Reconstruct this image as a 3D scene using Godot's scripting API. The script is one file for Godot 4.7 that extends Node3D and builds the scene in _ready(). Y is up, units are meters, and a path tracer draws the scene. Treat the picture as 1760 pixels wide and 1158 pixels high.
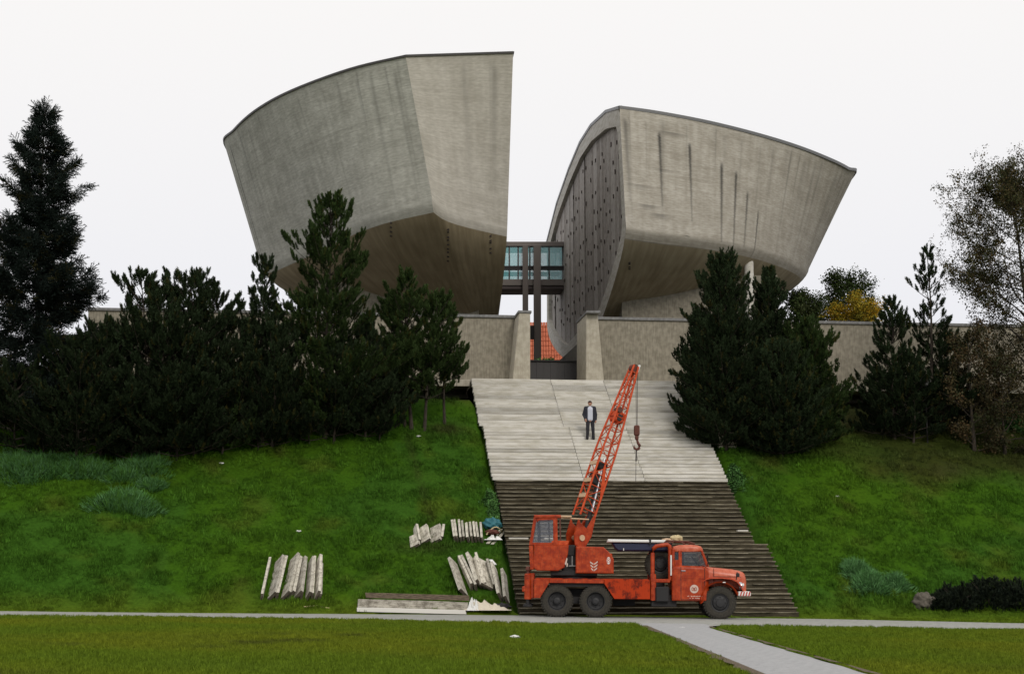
extends Node3D

# ---------------------------------------------------------------- measures
const FOC := 2700.0          # focal length in pixels of the 1760 x 1158 photograph
const CX := 880.0
const CY := 579.0
const EYE := 1.7
var pitch := atan(401.0 / FOC)
var SF: Transform3D          # frame of the stairway: x along the steps, y up, -z into the hill
var used := {}
var soffits := []
var rng := RandomNumberGenerator.new()
var bumps := FastNoiseLite.new()
var patches := FastNoiseLite.new()
var fine := FastNoiseLite.new()
var mt := {}
const RISE := 0.1775
const RUN := 0.285
const FLIGHT := 4.875

func at(px: float, py: float, d: float) -> Vector3:
	var a := (px - CX) / FOC
	var b := (CY - py) / FOC
	var k := d / (cos(pitch) - b * sin(pitch))
	return Vector3(a * k, EYE + k * (sin(pitch) + b * cos(pitch)), -d)

# where the ray through a point of the photograph meets the ground
func on_ground(px: float, py: float) -> Vector3:
	var d := 30.0
	if py < 1046:
		d = 60.0
	var prev := at(px, py, d)
	while d < 90.0:
		d += 0.05
		var p := at(px, py, d)
		if py < 981 or true:
			if p.y <= height(p.x, -p.z) and prev.y > height(prev.x, -prev.z):
				return Vector3(p.x, height(p.x, -p.z), p.z)
		prev = p
	return at(px, py, 60.0)

func su(x: float, d: float) -> Vector2:
	var f := Vector2(-sin(0.11345), cos(0.11345))
	var q := Vector2(x - 5.35, d - 60.7)
	return Vector2(q.dot(f), q.x * f.y - q.y * f.x)

func base_height(x: float) -> float:
	return -0.0115 * clampf(x, -40, 40)

func path_near(x: float) -> float:
	return 52.4 + 1.2 * smoothstep(4.0, -12.0, x) - 0.5 * smoothstep(8.0, 20.0, x)

func path_far(x: float) -> float:
	if x > 3.0:
		return lerpf(60.4, 57.3, smoothstep(10.0, 20.0, x))
	return lerpf(60.4, 57.6, smoothstep(2.0, -16.0, x))

func height(x: float, d: float) -> float:
	var q := su(x, d)
	var g := base_height(x)
	if d < 10.0:
		return g
	var s := q.x - 0.2
	var h := 0.0
	if s > -1.5:
		h = 0.59 * 0.5 * (s + sqrt(s * s + 0.35)) - 0.03
	if s > 17.0:
		h = minf(h, 10.0 + 0.02 * (s - 17.0)) if s < 24.0 else 10.1
	var far := smoothstep(26.0, 34.0, s)
	h = lerpf(h, 11.0, far)
	var w := smoothstep(0.4, 3.0, s) * (1.0 - smoothstep(14.0, 17.0, s))
	h += w * (bumps.get_noise_2d(x, d) * 0.17 + 0.25 * exp(-pow((s - 11.3) / 1.3, 2.0)) * smoothstep(8.0, 14.0, x))
	h += (1.0 - w) * bumps.get_noise_2d(x * 0.7, d * 0.7) * 0.05 * (0.0 if s > 17.0 else 1.0)
	if q.y > -5.9 and q.y < 6.3 and s > -0.3 and s < 24.0:
		h -= 0.6 * smoothstep(-5.4, -5.05, q.y) * (1.0 - smoothstep(5.6, 5.95, q.y)) * smoothstep(-0.3, 0.6, s)
	if d > path_near(x) - 0.2 and d < path_far(x) and s < 0.4:
		h -= 0.06
	if x > 4.0 and x < 6.7 and d < 53.2:
		h -= 0.06
	return g + h

# ---------------------------------------------------------------- things
func numbered(called: String) -> String:
	var n: int = used.get(called, 0)
	used[called] = n + 1
	return called if n == 0 else "%s_%03d" % [called, n]

func thing(called: String, label: String, category: String, where := Vector3.ZERO, group := "") -> Node3D:
	var o := Node3D.new()
	o.name = numbered(called)
	add_child(o, true)
	o.position = where
	o.set_meta("label", label)
	o.set_meta("category", category)
	if group:
		o.set_meta("group", group)
	return o

func tag(o: Node3D, label: String, category: String, group := "") -> void:
	o.set_meta("label", label)
	o.set_meta("category", category)
	if group:
		o.set_meta("group", group)

# adds a built mesh as a named part; top-level when parent is this node
func put(b: MB, called: String, material: Material, parent: Node3D = null, where := Vector3.ZERO) -> MeshInstance3D:
	var o := MeshInstance3D.new()
	o.mesh = b.mesh(material)
	return hang(o, called, parent, where)

func hang(o: Node3D, called: String, parent: Node3D, where := Vector3.ZERO) -> Node3D:
	o.position = where
	if parent == null:
		o.name = numbered(called)
		add_child(o, true)
	else:
		var key := str(parent.get_instance_id()) + called
		var n: int = used.get(key, 0)
		used[key] = n + 1
		o.name = called if n == 0 else "%s_%03d" % [called, n]
		parent.add_child(o, true)
	return o

func same(mesh: Mesh, called: String, parent: Node3D, where := Vector3.ZERO, turn := Basis.IDENTITY) -> MeshInstance3D:
	var o := MeshInstance3D.new()
	o.mesh = mesh
	o.basis = turn
	hang(o, called, parent, where)
	return o

# ---------------------------------------------------------------- mesh builder
class MB:
	var v := PackedVector3Array()
	var n := PackedVector3Array()
	var uv := PackedVector2Array()
	var c := PackedColorArray()
	var ix := PackedInt32Array()
	var tint := Color.WHITE
	var colored := false
	var subs := []          # earlier surfaces, [arrays, material]

	func pt(p: Vector3, nn: Vector3, t := Vector2.ZERO) -> int:
		v.append(p)
		n.append(nn)
		uv.append(t)
		c.append(tint)
		return v.size() - 1

	func tri(a: Vector3, b: Vector3, d: Vector3) -> void:
		var nn := (b - a).cross(d - a).normalized()
		var i := pt(a, nn)
		pt(b, nn)
		pt(d, nn)
		ix.append_array([i, i + 2, i + 1])

	func quad(a: Vector3, b: Vector3, d: Vector3, e: Vector3) -> void:   # counter-clockwise seen from outside
		var nn := (d - a).cross(e - b).normalized()
		var i := pt(a, nn, Vector2(0, 1))
		pt(b, nn, Vector2(1, 1))
		pt(d, nn, Vector2(1, 0))
		pt(e, nn, Vector2(0, 0))
		ix.append_array([i, i + 2, i + 1, i, i + 3, i + 2])

	func hexa(p: Array) -> void:   # 0-3 bottom ring, 4-7 top ring, both counter-clockwise seen from above
		quad(p[3], p[2], p[1], p[0])
		quad(p[4], p[5], p[6], p[7])
		for k in 4:
			var m := (k + 1) % 4
			quad(p[k], p[m], p[m + 4], p[k + 4])

	func box(center: Vector3, size: Vector3, turn := Basis.IDENTITY) -> void:
		var h := size * 0.5
		var p := []
		for y in [-h.y, h.y]:
			for q in [Vector2(-h.x, h.z), Vector2(h.x, h.z), Vector2(h.x, -h.z), Vector2(-h.x, -h.z)]:
				p.append(center + turn * Vector3(q.x, y, q.y))
		hexa(p)

	func bbox(center: Vector3, size: Vector3, bev: float, turn := Basis.IDENTITY) -> void:   # a box with chamfered long edges
		var h := size * 0.5
		var b := minf(bev, minf(h.x, minf(h.y, h.z)) * 0.9)
		var poly := PackedVector2Array([Vector2(-h.x + b, -h.y), Vector2(h.x - b, -h.y), Vector2(h.x, -h.y + b), Vector2(h.x, h.y - b), Vector2(h.x - b, h.y), Vector2(-h.x + b, h.y), Vector2(-h.x, h.y - b), Vector2(-h.x, -h.y + b)])
		prism(poly, -h.z, h.z, Transform3D(turn, center), b)

	func prism(poly: PackedVector2Array, z0: float, z1: float, tr := Transform3D.IDENTITY, bev := 0.0) -> void:
		var q := poly
		if Geometry2D.is_polygon_clockwise(q):
			q = q.duplicate()
			q.reverse()
		var m := q.size()
		var inner := PackedVector2Array()
		for i in m:
			if bev <= 0.0:
				inner.append(q[i])
				continue
			var e0 := (q[i] - q[(i + m - 1) % m]).normalized()
			var e1 := (q[(i + 1) % m] - q[i]).normalized()
			var n0 := Vector2(-e0.y, e0.x)
			var n1 := Vector2(-e1.y, e1.x)
			var s := (n0 + n1)
			inner.append(q[i] + s * bev / maxf(0.4, 1.0 + n0.dot(n1)))
		var t := Geometry2D.triangulate_polygon(inner)
		for k in range(0, t.size(), 3):
			var a := inner[t[k]]
			var b := inner[t[k + 1]]
			var d := inner[t[k + 2]]
			if (b - a).cross(d - a) < 0:
				var w := b
				b = d
				d = w
			tri(tr * Vector3(a.x, a.y, z1), tr * Vector3(b.x, b.y, z1), tr * Vector3(d.x, d.y, z1))
			tri(tr * Vector3(a.x, a.y, z0), tr * Vector3(d.x, d.y, z0), tr * Vector3(b.x, b.y, z0))
		for i in m:
			var j := (i + 1) % m
			quad(tr * Vector3(q[i].x, q[i].y, z0 + bev), tr * Vector3(q[j].x, q[j].y, z0 + bev), tr * Vector3(q[j].x, q[j].y, z1 - bev), tr * Vector3(q[i].x, q[i].y, z1 - bev))
			if bev > 0.0:
				quad(tr * Vector3(q[i].x, q[i].y, z1 - bev), tr * Vector3(q[j].x, q[j].y, z1 - bev), tr * Vector3(inner[j].x, inner[j].y, z1), tr * Vector3(inner[i].x, inner[i].y, z1))
				quad(tr * Vector3(inner[i].x, inner[i].y, z0), tr * Vector3(inner[j].x, inner[j].y, z0), tr * Vector3(q[j].x, q[j].y, z0 + bev), tr * Vector3(q[i].x, q[i].y, z0 + bev))

	# a smooth sheet over rows of points; its faces look along (next column) x (next row)
	func sheet(rows: Array, uvs := [], closed := false) -> void:
		var nr := rows.size()
		var nc: int = rows[0].size()
		var start := v.size()
		for r in nr:
			for k in nc:
				var k0 := k - 1
				var k1 := k + 1
				if closed:
					k0 = (k + nc - 1) % nc
					k1 = (k + 1) % nc
				else:
					k0 = maxi(k0, 0)
					k1 = mini(k1, nc - 1)
				var du: Vector3 = rows[r][k1] - rows[r][k0]
				var dv: Vector3 = rows[mini(r + 1, nr - 1)][k] - rows[maxi(r - 1, 0)][k]
				if du.length_squared() < 1e-12:
					var rr := 1 if r == 0 else nr - 2
					du = rows[rr][k1] - rows[rr][k0]
				pt(rows[r][k], du.cross(dv).normalized(), uvs[r][k] if uvs else Vector2(float(k) / nc, float(r) / nr))
		for r in nr - 1:
			for k in (nc if closed else nc - 1):
				var a := start + r * nc + k
				var b := start + r * nc + (k + 1) % nc
				ix.append_array([a, a + nc, b, b, a + nc, b + nc])

	func tube(pts: Array, radii: Array, sides := 8, caps := true) -> void:
		var rows := []
		var m := pts.size()
		for i in m:
			var dir: Vector3 = (pts[mini(i + 1, m - 1)] - pts[maxi(i - 1, 0)]).normalized()
			var side := dir.cross(Vector3.UP)
			if side.length() < 0.05:
				side = dir.cross(Vector3.RIGHT)
			side = side.normalized()
			var top := side.cross(dir).normalized()
			var row := []
			var r: float = radii[mini(i, radii.size() - 1)]
			for k in sides:
				var a := TAU * k / sides
				row.append(pts[i] + (side * cos(a) + top * sin(a)) * r)
			row.reverse()
			rows.append(row)
		sheet(rows, [], true)
		if caps:
			for e in [0, m - 1]:
				for k in range(1, sides - 1):
					if e == 0:
						tri(rows[e][0], rows[e][k + 1], rows[e][k])
					else:
						tri(rows[e][0], rows[e][k], rows[e][k + 1])

	func bar(a: Vector3, b: Vector3, r: float, sides := 6) -> void:
		tube([a, b], [r], sides)

	# profile of (radius, height) turned about the y axis of tr
	func lathe(prof: Array, tr := Transform3D.IDENTITY, seg := 24) -> void:
		for i in prof.size() - 1:
			var rows := []
			for e in 2:
				var q: Vector2 = prof[i + e]
				var row := []
				for k in seg:
					var a := -TAU * k / seg
					row.append(tr * Vector3(q.x * cos(a), q.y, q.x * sin(a)))
				rows.append(row)
			sheet(rows, [], true)

	func append_eye(p: Vector3) -> void:
		lathe([Vector2(0.002, -0.009), Vector2(0.009, 0.0), Vector2(0.002, 0.009)], Transform3D(Basis.IDENTITY, p), 8)

	func use(material: Material) -> void:   # what follows goes into another surface
		if v.size():
			subs.append([arrays(), material])
		v = PackedVector3Array()
		n = PackedVector3Array()
		uv = PackedVector2Array()
		c = PackedColorArray()
		ix = PackedInt32Array()

	func fix() -> MB:   # makes every face run the way its normals look
		for i in range(0, ix.size(), 3):
			var a := v[ix[i]]
			var g := (v[ix[i + 2]] - a).cross(v[ix[i + 1]] - a)
			if g.dot(n[ix[i]] + n[ix[i + 1]] + n[ix[i + 2]]) < 0.0:
				var w := ix[i + 1]
				ix[i + 1] = ix[i + 2]
				ix[i + 2] = w
		return self

	func arrays() -> Array:
		var a := []
		a.resize(Mesh.ARRAY_MAX)
		a[Mesh.ARRAY_VERTEX] = v
		a[Mesh.ARRAY_NORMAL] = n
		a[Mesh.ARRAY_TEX_UV] = uv
		if colored:
			a[Mesh.ARRAY_COLOR] = c
		a[Mesh.ARRAY_INDEX] = ix
		return a

	func mesh(material: Material) -> ArrayMesh:
		var m := ArrayMesh.new()
		var all := subs.duplicate()
		if v.size():
			all.append([arrays(), material])
		for s in all:
			m.add_surface_from_arrays(Mesh.PRIMITIVE_TRIANGLES, s[0])
			m.surface_set_material(m.get_surface_count() - 1, s[1])
		return m

# ---------------------------------------------------------------- materials
func lin(r: float, g: float, b: float) -> Color:
	return Color(r, g, b).linear_to_srgb()

func plain(r: float, g: float, b: float, rough := 0.8, metal := 0.0) -> StandardMaterial3D:
	var m := StandardMaterial3D.new()
	m.albedo_color = lin(r, g, b)
	m.roughness = rough
	m.metallic = metal
	return m

func noise(sd: int, freq: float, oct := 5) -> FastNoiseLite:
	var n := FastNoiseLite.new()
	n.noise_type = FastNoiseLite.TYPE_SIMPLEX_SMOOTH
	n.seed = sd
	n.frequency = freq
	n.fractal_octaves = oct
	return n

func field(sd: int, w: int, h: int, freq: float, oct: int, sx := 1, sy := 1) -> PackedByteArray:   # a seamless noise, drawn out by sx, sy
	var im := noise(sd, freq, oct).get_seamless_image(maxi(w / sx, 8), maxi(h / sy, 8))
	im.convert(Image.FORMAT_L8)
	if im.get_width() != w or im.get_height() != h:
		im.resize(w, h, Image.INTERPOLATE_CUBIC)
	return im.get_data()

func ramp_texture(parts: Array, w: int, h: int, c0: Color, c1: Color, low := 0.2, high := 0.8) -> ImageTexture:   # parts: [field, weight]; colours linear
	var out := PackedByteArray()
	out.resize(w * h * 3)
	var lut := []
	for i in 256:
		var c := c0.lerp(c1, smoothstep(low, high, i / 255.0)).linear_to_srgb()
		lut.append([int(c.r * 255), int(c.g * 255), int(c.b * 255)])
	for i in w * h:
		var t := 0.0
		for p in parts:
			t += p[0][i] * p[1]
		var q: Array = lut[clampi(int(t), 0, 255)]
		out[i * 3] = q[0]
		out[i * 3 + 1] = q[1]
		out[i * 3 + 2] = q[2]
	return ImageTexture.create_from_image(Image.create_from_data(w, h, false, Image.FORMAT_RGB8, out))

func bump(bytes: PackedByteArray, w: int, h: int, strength: float) -> ImageTexture:
	var im := Image.create_from_data(w, h, false, Image.FORMAT_L8, bytes)
	im.convert(Image.FORMAT_RGBA8)
	im.bump_map_to_normal_map(strength)
	return ImageTexture.create_from_image(im)

func surfaced(t: ImageTexture, meters: float, rough := 0.85, normal: ImageTexture = null, ns := 1.0, world := true) -> StandardMaterial3D:
	var m := StandardMaterial3D.new()
	m.albedo_texture = t
	m.roughness = rough
	m.uv1_triplanar = true
	m.uv1_world_triplanar = world
	m.uv1_scale = Vector3.ONE / meters
	if normal:
		m.normal_enabled = true
		m.normal_texture = normal
		m.normal_scale = ns
	return m

# board-marked concrete: boards of about 12 cm laid along u, each of its own tone; w x h pixels for len x tall metres
func board_texture(sd: int, w: int, h: int, tall: float, c0: Color, c1: Color, streaks: Array, upright := false, faint := 26) -> ImageTexture:
	var r := RandomNumberGenerator.new()
	r.seed = sd
	var big := field(sd, w, h, 0.012, 4)
	var grain := field(sd + 1, w, h, 0.16, 4, 3, 1) if not upright else field(sd + 1, w, h, 0.05, 4, 1, 8)
	var drip := field(sd + 2, w, h, 0.05, 3, 1, 12)
	var nb := int(tall / 0.13)
	var tone := PackedFloat32Array()
	var segs := 24
	tone.resize((nb + 1) * segs)
	for i in tone.size():
		tone[i] = r.randf_range(-16, 16) + (r.randf_range(-30, -8) if r.randf() < 0.08 else 0.0)
	var shift := PackedFloat32Array()
	for i in nb + 1:
		shift.append(r.randf() * 3.0)
	var stain := PackedFloat32Array()
	stain.resize(w * h)
	if not upright:   # rain marks running down from the roof edge
		streaks = streaks.duplicate()
		for k in faint:
			streaks.append([r.randf() * 0.6, r.randf_range(0.0, 0.05), r.randf_range(0.2, 0.8), r.randf_range(2.0, 7.0), r.randf_range(0.05, 0.17), 0.0])
	for s in streaks:   # [u 0..1, v0, v1, width px, strength, lean]
		var y0 := int(s[1] * h)
		var y1 := int(s[2] * h)
		for y in range(y0, mini(y1, h)):
			var f := float(y - y0) / (y1 - y0)
			var amt: float = s[4] * minf(1.0, f * 14.0) * (1.0 - f * 0.75)
			var cxp: float = s[0] * w + s[5] * f * w + (grain[y * w + int(s[0] * w)] - 128.0) * 0.012
			var wd: float = s[3] * (1.0 - 0.4 * f)
			for x in range(int(cxp - wd * 2), int(cxp + wd * 2) + 1):
				if x >= 0 and x < w:
					stain[y * w + x] += amt * exp(-pow((x - cxp) / wd, 2.0))
	var a := c0.linear_to_srgb()
	var b := c1.linear_to_srgb()
	var out := PackedByteArray()
	out.resize(w * h * 3)
	for y in h:
		var by := float(y) / h * nb
		var row := int(by)
		var edge := 0.0
		if by - row < 0.17:
			edge = 12.0 + 46.0 * absf(sin(row * 7.7))
		for x in w:
			var i := y * w + x
			var sgn := int(float(x) / w * (segs - 4) + shift[row])
			var t: float = (big[i] * 0.3 + grain[i] * 0.45 + drip[i] * 0.25)
			if upright:
				t += -6.0
			else:
				t += tone[row * segs + sgn % segs] * 0.8 - edge * clampf((big[(i * 7) % (w * h)] - 70.0) / 110.0, 0.1, 1.3)
			t = clampf((t - 62.0) / 132.0, 0.0, 1.0)
			var k: float = 1.0 - minf(stain[i], 0.85) * (0.55 + grain[i] / 400.0)
			out[i * 3] = int(255 * lerpf(a.r, b.r, t) * k)
			out[i * 3 + 1] = int(255 * lerpf(a.g, b.g, t) * k)
			out[i * 3 + 2] = int(255 * lerpf(a.b, b.b, t) * k)
	return ImageTexture.create_from_image(Image.create_from_data(w, h, false, Image.FORMAT_RGB8, out))

func make_materials() -> void:
	var f1 := field(11, 512, 512, 0.012, 5)
	var f2 := field(12, 512, 512, 0.08, 4)
	var f3 := field(13, 512, 512, 0.05, 4, 1, 10)
	var f4 := field(14, 512, 512, 0.05, 4, 10, 1)
	var rough_n := bump(f2, 512, 512, 3.0)
	var rib := PackedByteArray()
	rib.resize(512 * 512)
	for i in 512 * 512:
		rib[i] = clampi(int(f3[i] * 0.5 + 64.0 + 50.0 * sin((i % 512) * TAU / 16.0)), 0, 255)
	mt.wall = surfaced(ramp_texture([[f1, 0.45], [f3, 0.2], [rib, 0.35]], 512, 512, Color(0.165, 0.148, 0.113), Color(0.29, 0.264, 0.21)), 2.6, 0.9, bump(rib, 512, 512, 2.0), 0.6)
	mt.pier = surfaced(ramp_texture([[f1, 0.5], [f2, 0.2], [f3, 0.3]], 512, 512, Color(0.32, 0.29, 0.23), Color(0.46, 0.425, 0.35)), 3.0, 0.9, rough_n, 0.4)
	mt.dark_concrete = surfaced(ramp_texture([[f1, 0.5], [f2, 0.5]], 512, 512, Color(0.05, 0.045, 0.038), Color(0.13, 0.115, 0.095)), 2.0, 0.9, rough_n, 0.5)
	mt.cap = surfaced(ramp_texture([[f1, 0.5], [f4, 0.5]], 512, 512, Color(0.1, 0.1, 0.1), Color(0.2, 0.2, 0.2)), 2.0, 0.6)
	mt.flashing = plain(0.17, 0.17, 0.175, 0.45, 0.3)
	mt.flashing_dark = plain(0.06, 0.055, 0.055, 0.5, 0.2)
	mt.board = []
	for k in 4:
		var q: float = [0.0, 0.012, -0.012, 0.022][k]
		mt.board.append(surfaced(ramp_texture([[f3, 0.6], [f1, 0.4]], 512, 512, Color(0.2 + q * 4, 0.18 + q * 4, 0.163 + q * 4), Color(0.38 + q * 4, 0.35 + q * 4, 0.325 + q * 4)), 2.2 + k * 0.3, 0.85))
	mt.rust_plate = plain(0.055, 0.042, 0.036, 0.9)
	mt.hole = plain(0.03, 0.022, 0.02, 0.9)
	# stair claddings, light and grey with brown dirt in drawn-out stains
	mt.slab = []
	for k in 6:
		var b: float = [1.0, 0.94, 1.06, 0.9, 1.03, 0.74][k]
		mt.slab.append(surfaced(ramp_texture([[field(30 + k, 512, 512, 0.02, 5, 4, 1), 0.6], [f2, 0.2], [f4, 0.2]], 512, 512, Color(0.42 * b, 0.395 * b, 0.335 * b), Color(0.59 * b, 0.57 * b, 0.53 * b), 0.2, 0.7), 2.4 + 0.3 * k, 0.9, rough_n, 0.35))
	mt.tread = []
	for k in 4:
		var b: float = [1.0, 0.82, 1.18, 0.92][k]
		mt.tread.append(surfaced(ramp_texture([[field(40 + k, 512, 512, 0.03, 5, 6, 1), 0.7], [f2, 0.3]], 512, 512, Color(0.045 * b, 0.037 * b, 0.02 * b), Color(0.22 * b, 0.195 * b, 0.14 * b), 0.25, 0.75), 2.0 + 0.3 * k, 0.95, rough_n, 0.6))
	mt.under = surfaced(ramp_texture([[f4, 0.6], [f2, 0.4]], 512, 512, Color(0.024, 0.018, 0.009), Color(0.085, 0.07, 0.04), 0.25, 0.8), 1.8, 0.95, rough_n, 0.6)
	mt.loose = []
	for k in 4:
		var b: float = [1.0, 0.86, 1.1, 0.72][k]
		mt.loose.append(surfaced(ramp_texture([[f1, 0.4], [f2, 0.25], [f4, 0.35]], 512, 512, Color(0.2 * b, 0.178 * b, 0.14 * b), Color(0.62 * b, 0.585 * b, 0.5 * b), 0.22, 0.7), 1.5 + 0.2 * k, 0.9, rough_n, 0.5, false))
	mt.broken = surfaced(ramp_texture([[f1, 0.4], [f2, 0.6]], 512, 512, Color(0.035, 0.026, 0.018), Color(0.16, 0.13, 0.1)), 0.7, 0.95, rough_n, 1.0, false)
	mt.brown_edge = surfaced(ramp_texture([[f4, 0.6], [f2, 0.4]], 512, 512, Color(0.06, 0.042, 0.028), Color(0.2, 0.155, 0.11)), 1.0, 0.95, rough_n, 0.8, false)
	mt.asphalt = surfaced(ramp_texture([[f1, 0.45], [f2, 0.55]], 512, 512, Color(0.22, 0.225, 0.21), Color(0.37, 0.37, 0.34)), 2.3, 0.9, rough_n, 0.5)
	mt.paving = surfaced(ramp_texture([[f1, 0.3], [f2, 0.35], [field(17, 512, 512, 0.06, 3, 3, 1), 0.35]], 512, 512, Color(0.27, 0.275, 0.285), Color(0.41, 0.41, 0.42)), 1.7, 0.85, rough_n, 0.5)
	mt.stone = surfaced(ramp_texture([[f1, 0.5], [f2, 0.5]], 512, 512, Color(0.045, 0.038, 0.03), Color(0.16, 0.14, 0.115)), 0.9, 0.95, rough_n, 1.0, false)
	mt.soil = surfaced(ramp_texture([[f1, 0.4], [f2, 0.6]], 512, 512, Color(0.05, 0.035, 0.02), Color(0.16, 0.12, 0.075)), 1.1, 1.0, rough_n, 1.0)
	var gm := surfaced(ramp_texture([[f1, 0.4], [f2, 0.6]], 512, 512, Color(0.45, 0.45, 0.45), Color(1.0, 1.0, 1.0)), 1.3, 1.0, rough_n, 1.0)
	gm.vertex_color_use_as_albedo = true
	gm.metallic_specular = 0.1
	mt.ground = gm
	var blade := plain(1, 1, 1, 0.75)
	blade.vertex_color_use_as_albedo = true
	blade.metallic_specular = 0.1
	blade.cull_mode = BaseMaterial3D.CULL_DISABLED
	mt.blade = blade
	var leaf := blade.duplicate()
	leaf.roughness = 0.6
	mt.leaf = leaf
	mt.bark = surfaced(ramp_texture([[f3, 0.6], [f2, 0.4]], 512, 512, Color(0.012, 0.009, 0.007), Color(0.075, 0.058, 0.042)), 0.9, 0.95, rough_n, 1.0)
	# the crane's paint, scuffed; the top red is faded, with sky highlights painted in
	mt.red = surfaced(ramp_texture([[f1, 0.55], [f2, 0.25], [f3, 0.2]], 512, 512, Color(0.27, 0.018, 0.0), Color(0.44, 0.045, 0.003), 0.2, 0.75), 1.9, 0.4, null, 1.0, false)
	var spots := field(23, 512, 512, 0.045, 4)
	var paint := PackedByteArray()
	paint.resize(512 * 512 * 3)
	for i in 512 * 512:
		var k: float = f1[i] * 0.5 + f2[i] * 0.2 + f3[i] * 0.3
		var c := Color(0.25, 0.017, 0.0).lerp(Color(0.45, 0.05, 0.004), smoothstep(60.0, 190.0, k))
		c = c.lerp(Color(0.5, 0.13, 0.06), 0.14 * smoothstep(150.0, 200.0, f1[i]))
		c = c.lerp(Color(0.07, 0.028, 0.015), 0.7 * smoothstep(190.0, 210.0, spots[i]))
		c = c.lerp(Color(0.12, 0.03, 0.012), 0.45 * smoothstep(165.0, 210.0, f3[i]))
		c = c.linear_to_srgb()
		paint[i * 3] = int(c.r * 255)
		paint[i * 3 + 1] = int(c.g * 255)
		paint[i * 3 + 2] = int(c.b * 255)
	mt.red.albedo_texture = ImageTexture.create_from_image(Image.create_from_data(512, 512, false, Image.FORMAT_RGB8, paint))
	mt.highlight_red = surfaced(ramp_texture([[f1, 0.6], [f2, 0.4]], 512, 512, Color(0.4, 0.06, 0.02), Color(0.6, 0.16, 0.085), 0.2, 0.75), 2.0, 0.35, null, 1.0, false)  # paler red for roof and bonnet: fading plus painted sky highlights
	mt.boom_red = surfaced(ramp_texture([[f1, 0.6], [f2, 0.4]], 512, 512, Color(0.4, 0.04, 0.01), Color(0.6, 0.095, 0.03), 0.2, 0.75), 1.2, 0.5, null, 1.0, false)
	mt.worn_red = surfaced(ramp_texture([[field(19, 512, 512, 0.008, 5), 0.6], [f2, 0.2], [f3, 0.2]], 512, 512, Color(0.1, 0.012, 0.006), Color(0.4, 0.038, 0.007), 0.3, 0.55), 2.2, 0.55, null, 1.0, false)
	mt.red.metallic_specular = 0.42
	mt.boom_red.metallic_specular = 0.3
	mt.worn_red.metallic_specular = 0.25
	mt.black = plain(0.012, 0.011, 0.012, 0.7)
	mt.rubber = surfaced(ramp_texture([[f1, 0.4], [f2, 0.6]], 512, 512, Color(0.012, 0.011, 0.009), Color(0.055, 0.048, 0.036)), 0.6, 0.9, rough_n, 0.4, false)
	mt.wheel = plain(0.012, 0.012, 0.014, 0.6)
	mt.white = plain(0.72, 0.72, 0.7, 0.5)
	mt.grey = plain(0.3, 0.3, 0.3, 0.6)
	mt.steel = plain(0.55, 0.55, 0.58, 0.25, 0.9)
	mt.rope = plain(0.06, 0.05, 0.05, 0.7)
	mt.rust = surfaced(ramp_texture([[f1, 0.4], [f2, 0.6]], 512, 512, Color(0.05, 0.015, 0.01), Color(0.16, 0.045, 0.028)), 0.5, 0.75, null, 1.0, false)
	mt.navy = plain(0.012, 0.016, 0.05, 0.35)
	mt.tan = plain(0.55, 0.38, 0.24, 0.6)
	var g := StandardMaterial3D.new()
	g.transparency = BaseMaterial3D.TRANSPARENCY_ALPHA
	g.albedo_color = Color(0.05, 0.08, 0.09, 0.2)
	g.roughness = 0.05
	mt.glass = g
	var cg := g.duplicate()
	cg.albedo_color = Color(0.1, 0.13, 0.13, 0.05)
	mt.clear_glass = cg
	mt.cab_grey = plain(0.02, 0.023, 0.03, 0.7)
	mt.faded_white = plain(0.56, 0.44, 0.38, 0.6)
	mt.stripe = plain(0.42, 0.03, 0.02, 0.5)
	mt.gate = plain(0.028, 0.026, 0.028, 0.6)
	mt.bridge = plain(0.17, 0.15, 0.14, 0.8)
	mt.bridge_dark = plain(0.07, 0.055, 0.055, 0.8)
	mt.bridge_col = plain(0.15, 0.13, 0.12, 0.85)
	mt.straw = plain(0.55, 0.45, 0.26, 0.9)
	mt.cream = plain(0.62, 0.56, 0.45, 0.55)
	mt.teal = plain(0.02, 0.13, 0.16, 0.6)
	mt.slab_white = plain(0.66, 0.64, 0.6, 0.8)
	mt.skin = plain(0.42, 0.22, 0.15, 0.6)
	mt.hair = plain(0.05, 0.022, 0.013, 0.8)
	mt.jacket = plain(0.016, 0.018, 0.028, 0.85)
	mt.trousers = plain(0.014, 0.014, 0.02, 0.85)
	mt.shirt = plain(0.5, 0.52, 0.6, 0.85)
	var tg := g.duplicate()
	tg.albedo_color = Color(0.58, 0.9, 0.93, 0.32)
	mt.teal_glass = tg

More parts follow.
